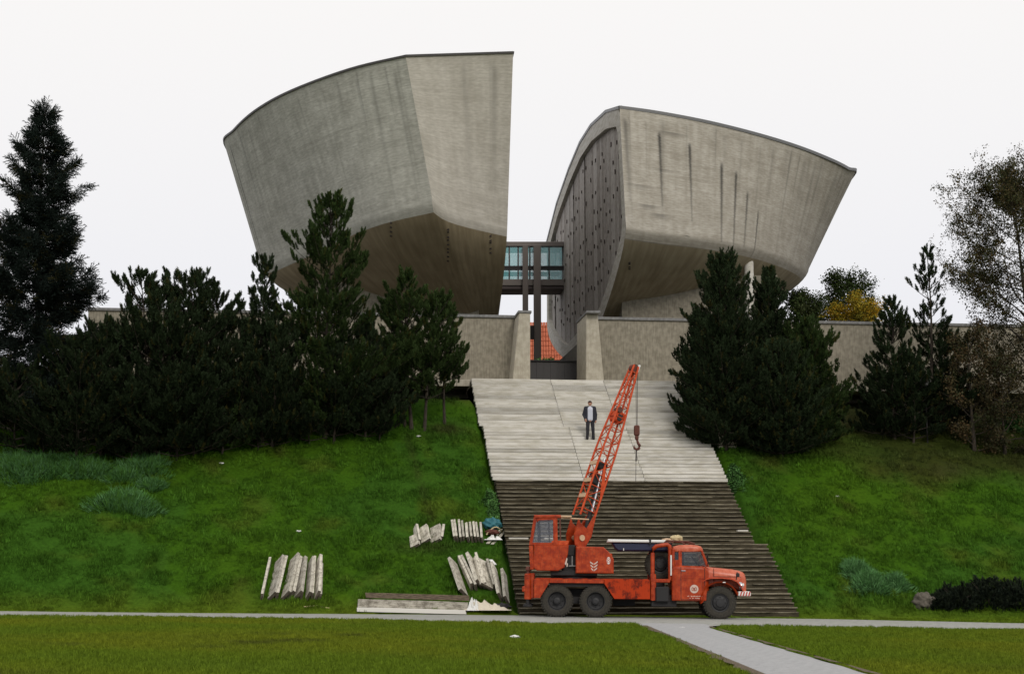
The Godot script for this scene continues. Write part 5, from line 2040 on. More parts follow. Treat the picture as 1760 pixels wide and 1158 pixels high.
	bb.lathe([Vector2(0.02, -0.28), Vector2(0.2, -0.2), Vector2(0.28, 0.0), Vector2(0.2, 0.2), Vector2(0.02, 0.28)], Transform3D(Basis.IDENTITY, Vector3(0, hh, 0)), 16)
	put(bb, "globe", mt.grey, th)

func sheet_heap(wx: float, hy: float, wz: float, sd: int) -> MB:
	var nz := noise(sd, 0.75, 3)
	var b := MB.new()
	var rows := []
	for i in 17:
		var row := []
		for k in 29:
			var u := k / 28.0 * 2.0 - 1.0
			var v := i / 16.0 * 2.0 - 1.0
			var e := maxf(0.0, 1.0 - pow(absf(u), 2.5)) * maxf(0.0, 1.0 - pow(absf(v), 2.5))
			var hgt := hy * e * (0.55 + 1.1 * nz.get_noise_2d(u * 2.2, v * 1.6)) + 0.04
			row.append(Vector3(u * wx * 0.5 * (1 + 0.12 * nz.get_noise_2d(v * 3, 7)), maxf(hgt, 0.012), -v * wz * 0.5 * (1 + 0.25 * nz.get_noise_2d(u * 3, 3))))
		rows.append(row)
	b.sheet(rows)
	return b

# ---------------------------------------------------------------- the man on the stairs
# surface nets over a smooth union of tapered capsules [a, b, ra, rb] inside a box
func flesh(bones: Array, cell: float, blend: float) -> MB:
	var lo := Vector3(1e9, 1e9, 1e9)
	var hi := -lo
	for q in bones:
		for e in 2:
			var r: Vector3 = Vector3.ONE * (q[2 + e] + blend + cell * 2)
			lo = lo.min(q[e] - r)
			hi = hi.max(q[e] + r)
	var nx := int((hi.x - lo.x) / cell) + 2
	var ny := int((hi.y - lo.y) / cell) + 2
	var nz := int((hi.z - lo.z) / cell) + 2
	var f := PackedFloat32Array()
	f.resize(nx * ny * nz)
	f.fill(1.0)
	for q in bones:
		var a: Vector3 = q[0]
		var ba: Vector3 = q[1] - a
		var ll := maxf(ba.length_squared(), 1e-9)
		var rm := maxf(q[2], q[3]) + blend + cell * 1.5
		var p0 := ((a.min(q[1]) - Vector3.ONE * rm - lo) / cell).floor()
		var p1 := ((a.max(q[1]) + Vector3.ONE * rm - lo) / cell).ceil()
		for z in range(maxi(int(p0.z), 0), mini(int(p1.z) + 1, nz)):
			for y in range(maxi(int(p0.y), 0), mini(int(p1.y) + 1, ny)):
				var o := (z * ny + y) * nx
				for x in range(maxi(int(p0.x), 0), mini(int(p1.x) + 1, nx)):
					var p := lo + Vector3(x, y, z) * cell - a
					var t := clampf(p.dot(ba) / ll, 0.0, 1.0)
					var d: float = (p - ba * t).length() - lerpf(q[2], q[3], t)
					var g := f[o + x]
					var h := maxf(blend - absf(d - g), 0.0) / blend
					f[o + x] = minf(d, g) - h * h * blend * 0.25
	var b := MB.new()
	var idx := {}
	var corner := [0, 1, nx, nx + 1, nx * ny, nx * ny + 1, nx * ny + nx, nx * ny + nx + 1]
	var cpos := [Vector3(0, 0, 0), Vector3(1, 0, 0), Vector3(0, 1, 0), Vector3(1, 1, 0), Vector3(0, 0, 1), Vector3(1, 0, 1), Vector3(0, 1, 1), Vector3(1, 1, 1)]
	var edges := [[0, 1], [2, 3], [4, 5], [6, 7], [0, 2], [1, 3], [4, 6], [5, 7], [0, 4], [1, 5], [2, 6], [3, 7]]
	for z in nz - 1:
		for y in ny - 1:
			for x in nx - 1:
				var i := (z * ny + y) * nx + x
				var s := 0
				for k in 8:
					if f[i + corner[k]] < 0.0:
						s += 1
				if s == 0 or s == 8:
					continue
				var c := Vector3.ZERO
				var m := 0
				for e in edges:
					var v0: float = f[i + corner[e[0]]]
					var v1: float = f[i + corner[e[1]]]
					if (v0 < 0.0) != (v1 < 0.0):
						c += cpos[e[0]].lerp(cpos[e[1]], v0 / (v0 - v1))
						m += 1
				var g := Vector3(f[i + 1] + f[i + nx + 1] - f[i] - f[i + nx], f[i + nx] + f[i + nx + 1] - f[i] - f[i + 1], f[i + nx * ny] + f[i + nx * ny + 1] - f[i] - f[i + 1])
				idx[i] = b.pt(lo + (Vector3(x, y, z) + c / m) * cell, g.normalized())
	var steps := [1, nx, nx * ny]
	for z in range(1, nz - 1):
		for y in range(1, ny - 1):
			for x in range(1, nx - 1):
				var i := (z * ny + y) * nx + x
				for ax in 3:
					var j: int = i + steps[ax]
					if (f[i] < 0.0) == (f[j] < 0.0):
						continue
					var u: int = steps[(ax + 1) % 3]
					var w: int = steps[(ax + 2) % 3]
					var q := [i - u - w, i - w, i, i - u]
					if not (idx.has(q[0]) and idx.has(q[1]) and idx.has(q[2]) and idx.has(q[3])):
						continue
					var v := [idx[q[0]], idx[q[1]], idx[q[2]], idx[q[3]]]
					if f[i] < 0.0:
						b.ix.append_array([v[0], v[2], v[1], v[0], v[3], v[2]])
					else:
						b.ix.append_array([v[0], v[1], v[2], v[0], v[2], v[3]])
	return b

func hand_bones(wrist: Vector3, dir: Vector3, palm: Vector3, thumb_side: Vector3) -> Array:
	var across := dir.cross(palm).normalized()
	if across.dot(thumb_side) < 0:
		across = -across
	var o := []
	var k := wrist + dir * 0.085
	for i in 4:
		o.append([wrist + across * (0.012 - 0.008 * i), k + across * (0.03 - 0.02 * i), 0.018, 0.012])
	for i in 4:
		var ln: float = [0.072, 0.08, 0.074, 0.058][i]
		var a := k + across * (0.03 - 0.021 * i)
		var p1 := a + dir * ln * 0.42 + palm * 0.008
		var p2 := p1 + (dir * 0.8 + palm * 0.55).normalized() * ln * 0.34
		var p3 := p2 + (dir * 0.45 + palm * 0.85).normalized() * ln * 0.28
		o.append([a, p1, 0.0098, 0.009])
		o.append([p1, p2, 0.009, 0.0082])
		o.append([p2, p3, 0.0082, 0.0072])
	var t0 := wrist + dir * 0.025 + across * 0.026
	var t1 := t0 + (dir * 0.7 + across * 0.6 + palm * 0.35).normalized() * 0.042
	o.append([t0, t1, 0.0135, 0.0105])
	o.append([t1, t1 + (dir * 0.9 + across * 0.1 + palm * 0.4).normalized() * 0.03, 0.0105, 0.008])
	return o

func build_man() -> void:
	var i := 43
	var q := SF * Vector3(-0.2, 0, -(step_at(i) + 0.15))
	var t := thing("person", "person in an open dark jacket, light shirt and dark trousers standing on the upper stairs", "person", Vector3(q.x, step_top(i) + 0.002, q.z))
	t.rotation.y = 0.02
	# joints (x to the photograph's right, z towards the camera)
	var hipL := Vector3(-0.1, 0.94, 0.0)
	var hipR := Vector3(0.1, 0.94, 0.0)
	var kneeL := Vector3(-0.12, 0.5, 0.06)
	var kneeR := Vector3(0.13, 0.51, 0.02)
	var ankL := Vector3(-0.14, 0.09, 0.03)
	var ankR := Vector3(0.155, 0.09, -0.03)
	var shL := Vector3(-0.2, 1.5, -0.01)
	var shR := Vector3(0.2, 1.5, -0.01)
	var elL := Vector3(-0.3, 1.2, -0.07)
	var elR := Vector3(0.275, 1.2, -0.05)
	var wrL := Vector3(-0.235, 0.98, 0.12)
	var wrR := Vector3(0.265, 0.94, 0.05)
	# the body
	var bones := [[Vector3(0, 1.55, -0.01), Vector3(0, 1.64, 0.01), 0.058, 0.056],
		[Vector3(0, 1.705, 0.0), Vector3(0, 1.735, -0.012), 0.078, 0.092], [Vector3(0, 1.65, 0.035), Vector3(0, 1.7, 0.03), 0.048, 0.07],
		[Vector3(0, 1.69, 0.1), Vector3(0, 1.72, 0.092), 0.017, 0.01], [Vector3(-0.03, 1.66, 0.083), Vector3(0.03, 1.66, 0.083), 0.011, 0.011],
		[Vector3(-0.083, 1.69, -0.005), Vector3(-0.085, 1.725, -0.012), 0.014, 0.018], [Vector3(0.083, 1.69, -0.005), Vector3(0.085, 1.725, -0.012), 0.014, 0.018],
		[Vector3(-0.12, 1.48, -0.01), Vector3(0.12, 1.48, -0.01), 0.08, 0.08], [Vector3(0, 1.42, 0), Vector3(0, 1.05, 0), 0.13, 0.12], [hipL, hipR, 0.11, 0.11],
		[hipL, kneeL, 0.075, 0.05], [kneeL, ankL, 0.05, 0.035], [hipR, kneeR, 0.075, 0.05], [kneeR, ankR, 0.05, 0.035],
		[shL, elL, 0.05, 0.038], [elL, wrL, 0.038, 0.028], [shR, elR, 0.05, 0.038], [elR, wrR, 0.038, 0.028]]
	var b := flesh(bones, 0.016, 0.03)
	for e in [[wrL, (wrL - elL).normalized(), Vector3(0.6, 0, -0.6), Vector3(0.3, 0, 1)], [wrR, (wrR - elR).normalized(), Vector3(-0.6, 0, -0.6), Vector3(-0.3, 0, 1)]]:
		var dn: Vector3 = (e[1] + Vector3(0, -0.5, 0)).normalized()
		var pm: Vector3 = (e[2] - dn * e[2].dot(dn)).normalized()
		var hb := flesh([[e[0] - e[1] * 0.03, e[0], 0.027, 0.026]] + hand_bones(e[0], dn, pm, e[3]), 0.0042, 0.008)
		var o := b.v.size()
		for k in hb.v.size():
			b.pt(hb.v[k], hb.n[k])
		for k in hb.ix:
			b.ix.append(k + o)
	put(b, "body", mt.skin, t)
	b = MB.new()
	for x in [-0.031, 0.031]:
		b.append_eye(Vector3(x, 1.712, 0.088))
	put(b, "eyes", mt.black, t)
	put(flesh([[Vector3(0, 1.755, -0.025), Vector3(0, 1.745, -0.05), 0.094, 0.092], [Vector3(0, 1.78, 0.035), Vector3(0, 1.77, -0.02), 0.068, 0.085], [Vector3(-0.07, 1.74, -0.03), Vector3(0.07, 1.74, -0.03), 0.035, 0.035]], 0.012, 0.02), "hair", mt.hair, t)
	# trousers
	put(flesh([[hipL + Vector3(0, 0.06, 0), hipR + Vector3(0, 0.06, 0), 0.125, 0.125], [hipL, kneeL, 0.105, 0.078], [kneeL, ankL + Vector3(0, -0.02, 0), 0.078, 0.068], [hipR, kneeR, 0.105, 0.078], [kneeR, ankR + Vector3(0, -0.02, 0), 0.078, 0.068]], 0.016, 0.03), "trousers", mt.trousers, t)
	# shirt, longer than the jacket's opening
	put(flesh([[Vector3(-0.09, 1.44, 0.012), Vector3(0.09, 1.44, 0.012), 0.112, 0.112], [Vector3(-0.05, 1.4, 0.02), Vector3(-0.06, 0.98, 0.018), 0.128, 0.118], [Vector3(0.05, 1.4, 0.02), Vector3(0.06, 0.98, 0.018), 0.128, 0.118], [Vector3(0, 1.5, 0.0), Vector3(0, 1.57, -0.005), 0.08, 0.066]], 0.016, 0.03), "shirt", mt.shirt, t)
	# jacket: back, two fronts that stand open, sleeves, collar
	var jb := []
	for s in [-1.0, 1.0]:
		jb.append([Vector3(0.1 * s, 1.47, -0.03), Vector3(0.1 * s, 0.96, -0.035), 0.115, 0.122])
		jb.append([Vector3(0.135 * s, 1.45, 0.045), Vector3(0.175 * s, 0.9, 0.05), 0.085, 0.085])
		jb.append([Vector3(0.175 * s, 1.4, 0.01), Vector3(0.185 * s, 0.93, 0.01), 0.08, 0.09])
	jb.append([shL, shL.lerp(shR, 0.25) + Vector3(0, 0.025, -0.01), 0.085, 0.075])
	jb.append([shR, shR.lerp(shL, 0.25) + Vector3(0, 0.025, -0.01), 0.085, 0.075])
	for e in [[shL, elL, wrL], [shR, elR, wrR]]:
		jb.append([e[0], e[1], 0.084, 0.066])
		jb.append([e[1], e[1].lerp(e[2], 0.9), 0.066, 0.056])
	jb.append([Vector3(-0.075, 1.55, 0.02), Vector3(-0.05, 1.58, -0.05), 0.032, 0.036])
	jb.append([Vector3(0.075, 1.55, 0.02), Vector3(0.05, 1.58, -0.05), 0.032, 0.036])
	put(flesh(jb, 0.016, 0.025), "jacket", mt.jacket, t)
	for e in [ankL, ankR]:
		put(flesh([[e + Vector3(0, -0.045, -0.03), e + Vector3(0, -0.05, 0.05), 0.044, 0.042], [e + Vector3(0, -0.05, 0.05), e + Vector3(signf(e.x) * 0.03, -0.06, 0.15), 0.042, 0.03]], 0.012, 0.02), "shoe", mt.black, t)

# ---------------------------------------------------------------- trees
func spray_pine(sd: int, needles: int, long: float) -> ArrayMesh:   # a shoot along +y
	var r := RandomNumberGenerator.new()
	r.seed = sd
	var b := MB.new()
	b.colored = true
	for i in needles:
		var f := r.randf()
		var p := Vector3(r.randf_range(-0.01, 0.01), f * long, r.randf_range(-0.01, 0.01))
		var a := r.randf() * TAU
		var up := lerpf(0.55, 1.9, f)
		var dir := Vector3(cos(a), up, sin(a)).normalized()
		var ln := r.randf_range(0.08, 0.14) * (1.0 - 0.2 * f)
		var s := dir.cross(Vector3(sin(a * 3.0), 0.4, cos(a * 2.0))).normalized() * 0.014
		b.tint = Color(1, 1, 1) * r.randf_range(0.65, 1.25)
		b.tri(p - s, p + s, p + dir * ln)
	return b.mesh(mt.leaf)

func spray_spruce(sd: int) -> ArrayMesh:   # a flat drooping branchlet along +y, needles all round
	var r := RandomNumberGenerator.new()
	r.seed = sd
	var b := MB.new()
	b.colored = true
	for tw in 7:
		var f0 := tw / 7.0
		var sgn := 1.0 if tw % 2 == 0 else -1.0
		var o := Vector3(0, f0 * 0.4, 0)
		var td := Vector3(sgn * 0.9, 0.9, r.randf_range(-0.5, 0.1)).normalized() if tw < 6 else Vector3.UP
		var tl := 0.34 * (1.0 - f0 * 0.45)
		for i in 11:
			var p := o + td * tl * (i / 10.0)
			var dir := (td + Vector3(r.randf_range(-1, 1), r.randf_range(-0.3, 1), r.randf_range(-1, 1)) * 0.8).normalized()
			var s := dir.cross(Vector3(r.randf_range(-1, 1), 0.3, r.randf_range(-1, 1))).normalized() * 0.016
			b.tint = Color(1, 1, 1) * r.randf_range(0.65, 1.2)
			b.tri(p - s, p + s, p + dir * r.randf_range(0.06, 0.1))
	return b.mesh(mt.leaf)

func spray_leaf(sd: int, leaves: int, rad: float, size: float) -> ArrayMesh:
	var r := RandomNumberGenerator.new()
	r.seed = sd
	var b := MB.new()
	b.colored = true
	for i in leaves:
		var p := Vector3(r.randfn(), r.randfn(), r.randfn()) * rad * 0.5
		var u := Vector3(r.randf_range(-1, 1), r.randf_range(-0.8, 0.4), r.randf_range(-1, 1)).normalized()
		var w := u.cross(Vector3(r.randf_range(-1, 1), 1.2, r.randf_range(-1, 1))).normalized()
		var s := size * r.randf_range(0.6, 1.2)
		b.tint = Color(1, 1, 1) * r.randf_range(0.65, 1.3)
		b.quad(p, p + (u * 0.5 + w * 0.38) * s, p + u * s, p + (u * 0.5 - w * 0.38) * s)
	return b.mesh(mt.leaf)

func aim(dir: Vector3, roll: float, s: float) -> Basis:
	var y := dir.normalized()
	var x := y.cross(Vector3(0.3, 0.2, 1.0)).normalized()
	var z := x.cross(y)
	return (Basis(x, y, z) * Basis(Vector3.UP, roll)).scaled(Vector3.ONE * s) if false else Basis(x * s, y * s, z * s) * Basis(Vector3.UP, roll)

func conifer(called: String, label: String, where: Vector3, tall: float, rad: float, sd: int, kind: String, tone: Color, opt := {}) -> Node3D:
	var r := RandomNumberGenerator.new()
	r.seed = sd
	var t := thing(called, label, "tree", where, opt.get("group", ""))
	var tops: Array = opt.get("tops", [Vector3.ZERO])   # leaders: offset x, z and height factor
	var bare: float = opt.get("bare", 0.05)
	var dense: float = opt.get("dense", 1.0)
	var trunk := MB.new()
	var limbs := MB.new()
	var places := []
	var tints := []
	for tp in tops:
		var h: float = tall * (tp.y if tp.y > 0 else 1.0)
		var foot := Vector3(tp.x * 0.35, -0.3, tp.z * 0.35)
		var head := Vector3(tp.x, h, tp.z)
		var tpts := []
		var trs := []
		for k in 9:
			var f := k / 8.0
			tpts.append(foot.lerp(head, f) + Vector3(sin(f * 5.0 + sd) * 0.08, 0, cos(f * 4.0 + sd) * 0.08) * (1.0 if k < 8 else 0.0))
			trs.append(lerpf(0.02 + 0.012 * h, 0.012, pow(f, 0.8)))
		trunk.tube(tpts, trs, 9)
		var y := h * bare + 0.2
		var az_shift := float(sd)
		var gap := (0.44 if kind == "pine" else (0.34 if kind == "cone" else 0.42)) / sqrt(dense)
		while y < h * 0.985:
			var f := y / h
			var prof := 0.0
			if kind == "spruce":
				prof = pow(1.0 - f, 1.0) * (0.82 + 0.34 * sin(y * 4.6 + sin(y * 1.7) * 2.0)) + 0.02
			elif kind == "cone":
				prof = (minf(1.0, 0.86 + f * 0.9)) * pow(1.0 - f, 0.7) * 1.06 * (0.9 + 0.16 * sin(y * 3.1 + az_shift)) + 0.04
			else:
				prof = minf(1.0, 0.86 + f * 1.0) * pow(1.0 - f, 0.72) * 1.12 + 0.03
			var nb := 6 if kind == "spruce" else 5
			if kind == "cone":
				nb = 7
			var az0 := r.randf() * TAU
			for k in nb:
				if r.randf() < opt.get("gaps", 0.1):
					continue
				var az := az0 + TAU * k / nb + r.randf_range(-0.4, 0.4)
				var ln: float = rad * prof * r.randf_range(0.62, 1.12)
				if kind == "pine":
					ln *= 1.0 + 0.25 * sin(y * 2.3 + sd)
				if tops.size() > 1:
					ln *= 0.82
				var out := Vector3(cos(az), 0, sin(az))
				var o := foot.lerp(head, (y + 0.3) / (h + 0.3))
				var rise := lerpf(0.05, 0.9, f) if kind == "pine" else (lerpf(-0.35, 0.5, f) if kind == "spruce" else lerpf(0.0, 1.0, f))
				var pts := []
				for j in 6:
					var g := j / 5.0
					var lift := rise * g + (0.25 * g * g if kind != "spruce" else (-0.25 * g + 0.35 * g * g * g))
					pts.append(o + (out * g + Vector3.UP * lift) * ln)
				if ln > 0.35:
					limbs.tube(pts, [0.012 + 0.012 * ln, 0.02, 0.016, 0.012, 0.009, 0.006], 4, false)
				var n := int((ln / (0.115 if kind == "spruce" else 0.085) + 2.0) * dense)
				var knot := 0.0
				for j in n:
					var g := pow(r.randf(), 0.62)
					if kind == "pine":   # shoots stand in knots along the branch
						if j % 4 == 0:
							knot = lerpf(0.3, 1.0, g)
						g = clampf(knot + r.randf_range(-0.06, 0.06), 0.0, 1.0)
					var gi := mini(int(g * 5.0), 4)
					var p: Vector3 = pts[gi].lerp(pts[gi + 1], g * 5.0 - gi)
					var bd: Vector3 = (pts[gi + 1] - pts[gi]).normalized()
					var sv := bd.cross(Vector3.UP).normalized()
					var wide := ln * (0.42 if kind != "spruce" else 0.26) * (1.15 - g)
					p += sv * r.randf_range(-1, 1) * wide + Vector3.UP * r.randf_range(-0.08, 0.12)
					var dir := bd * 0.7 + sv * r.randf_range(-0.7, 0.7) + Vector3.UP * (1.0 if kind != "spruce" else -0.25) + Vector3(r.randf_range(-0.3, 0.3), r.randf_range(-0.2, 0.4), r.randf_range(-0.3, 0.3))
					var s: float = r.randf_range(0.75, 1.2) * opt.get("size", 1.0)
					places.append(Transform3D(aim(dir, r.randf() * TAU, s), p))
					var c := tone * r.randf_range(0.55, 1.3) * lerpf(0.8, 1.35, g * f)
					if r.randf() < 0.06:
						c = c.lerp(Color(0.1, 0.08, 0.02), 0.4)
					tints.append(c)
			y += gap * r.randf_range(0.8, 1.2)
		for k in 5:
			places.append(Transform3D(aim(Vector3(r.randf_range(-0.25, 0.25), 1, r.randf_range(-0.25, 0.25)), k, 0.9), head + Vector3(0, -0.12 * k, 0)))
			tints.append(tone)
	put(trunk, "trunk", mt.bark, t)
	if limbs.v.size():
		put(limbs, "limbs", mt.bark, t).set_meta("kind", "stuff")
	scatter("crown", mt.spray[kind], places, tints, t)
	return t

func broadleaf(called: String, label: String, where: Vector3, tall: float, rad: float, sd: int, tones: Array, opt := {}) -> Node3D:
	var r := RandomNumberGenerator.new()
	r.seed = sd
	var t := thing(called, label, opt.get("category", "tree"), where, opt.get("group", ""))
	var trunk := MB.new()
	var limbs := MB.new()
	var places := []
	var tints := []
	var lean: Vector3 = opt.get("lean", Vector3.ZERO)
	var fork: float = opt.get("fork", 0.22)
	var tpts := []
	var trs := []
	for k in 8:
		var f := k / 7.0
		tpts.append(Vector3(0, -0.3, 0).lerp(Vector3(0, tall * 0.86, 0) + lean, f) + Vector3(sin(f * 4.0 + sd), 0, cos(f * 5.0 + sd)) * 0.05 * tall * 0.2)
		trs.append(lerpf(0.018 * tall + 0.02, 0.02, pow(f, 0.7)))
	trunk.tube(tpts, trs, 10)
	var nl: int = opt.get("limbs", 18)
	for k in nl:
		var f := lerpf(fork, 0.98, (k + 0.5) / nl)
		var gi := mini(int(f * 7.0), 6)
		var o: Vector3 = tpts[gi].lerp(tpts[gi + 1], f * 7.0 - gi)
		var az := k * 2.4 + r.randf_range(-0.4, 0.4)
		var prof := sqrt(maxf(0.05, 1.0 - pow((f - 0.45) / 0.62, 2.0)))
		var ln: float = rad * prof * r.randf_range(0.8, 1.1)
		var out := Vector3(cos(az), lerpf(0.25, 1.1, f), sin(az))
		var pts := [o]
		var dir := out.normalized()
		for j in 6:
			dir = (dir + Vector3(r.randf_range(-0.3, 0.3), r.randf_range(-0.18, 0.3), r.randf_range(-0.3, 0.3))).normalized()
			pts.append(pts[j] + dir * ln / 6.0)
		limbs.tube(pts, [0.007 * tall * (1.1 - f), 0.0055 * tall * (1.1 - f), 0.03, 0.022, 0.016, 0.012, 0.008], 5, false)
		var twigs: int = opt.get("twigs", 9)
		for j in twigs:
			var g := lerpf(0.3, 1.0, (j + r.randf()) / twigs)
			var hi := mini(int(g * 6.0), 5)
			var p: Vector3 = pts[hi].lerp(pts[hi + 1], g * 6.0 - hi)
			var td: Vector3 = (pts[hi + 1] - pts[hi]).normalized() * 0.6 + Vector3(r.randf_range(-1, 1), r.randf_range(-0.5, 0.9), r.randf_range(-1, 1))
			td = td.normalized()
			var tl := ln * r.randf_range(0.2, 0.45)
			var bend: Vector3 = p + td * tl * 0.5 + Vector3(r.randf_range(-0.1, 0.1), 0.05, r.randf_range(-0.1, 0.1))
			var e: Vector3 = p + td * tl
			limbs.tube([p, bend, e], [0.014, 0.01, 0.005], 4, false)
			var lv: int = opt.get("leaves", 5)
			for m in lv:
				if r.randf() < opt.get("gaps", 0.15):
					continue
				var q: Vector3 = p.lerp(e, lerpf(0.25, 1.1, (m + r.randf()) / lv)) + Vector3(r.randfn(), r.randfn(), r.randfn()) * opt.get("fuzz", 0.1)
				places.append(Transform3D(aim(Vector3(r.randf_range(-1, 1), r.randf_range(-0.6, 1), r.randf_range(-1, 1)), r.randf() * TAU, r.randf_range(0.7, 1.25) * opt.get("size", 1.0)), q))
				tints.append(tones[r.randi() % tones.size()] * r.randf_range(0.6, 1.3))
	put(trunk, "trunk", mt.bark, t)
	put(limbs, "limbs", mt.bark, t).set_meta("kind", "stuff")
	scatter("crown", mt.spray[opt.get("leaf", "leaf")], places, tints, t)
	return t

func shrub(called: String, label: String, category: String, where: Vector3, wx: float, hy: float, wz: float, sd: int, tones: Array, leaf: String, n: int, size: float, group := "") -> Node3D:
	var r := RandomNumberGenerator.new()
	r.seed = sd
	var t := thing(called, label, category, where, group)
	var stems := MB.new()
	var places := []
	var tints := []
	for k in 9:
		var a := TAU * k / 9.0 + r.randf()
		var e := Vector3(cos(a) * wx * 0.36, hy * r.randf_range(0.5, 0.85), sin(a) * wz * 0.36)
		e.y += height(where.x + e.x, -(where.z + e.z)) - where.y
		stems.tube([Vector3(0, -0.1, 0), e * 0.5 + Vector3(0, 0.05, 0), e], [0.02, 0.014, 0.006], 5)
	for k in n:
		var a := r.randf() * TAU
		var rr := sqrt(r.randf()) * (1.0 if leaf == "cone" else r.randf_range(0.45, 1.75) * (0.85 + 0.25 * sin(a * 3.0 + sd)))
		var u := cos(a) * rr
		var w := sin(a) * rr
		var top := sqrt(maxf(0.0, 1.0 - rr * rr)) * (0.75 + 0.35 * sin(u * 5.0 + sd) * cos(w * 4.0))
		var p := Vector3(u * wx * 0.5, hy * top * pow(r.randf(), 0.45), w * wz * 0.5)
		p.y += height(where.x + p.x, -(where.z + p.z)) - where.y
		places.append(Transform3D(aim(Vector3(u * 0.8 + r.randf_range(-0.5, 0.5), 0.9, w * 0.8 + r.randf_range(-0.5, 0.5)), r.randf() * TAU, size * r.randf_range(0.7, 1.25)), p))
		tints.append(tones[r.randi() % tones.size()] * r.randf_range(0.6, 1.3))
	put(stems, "stems", mt.bark, t)
	scatter("foliage", mt.spray[leaf], places, tints, t)
	return t

# a tree whose foot stands on the ground at depth d under picture column px, its top at py
func foot(px: float, d: float) -> Vector3:
	var x := (px - CX) / FOC * d * 1.008
	return Vector3(x, height(x, d) - 0.05, -d)

func top_height(px: float, py: float, p: Vector3) -> float:
	return at(px, py, -p.z).y - p.y

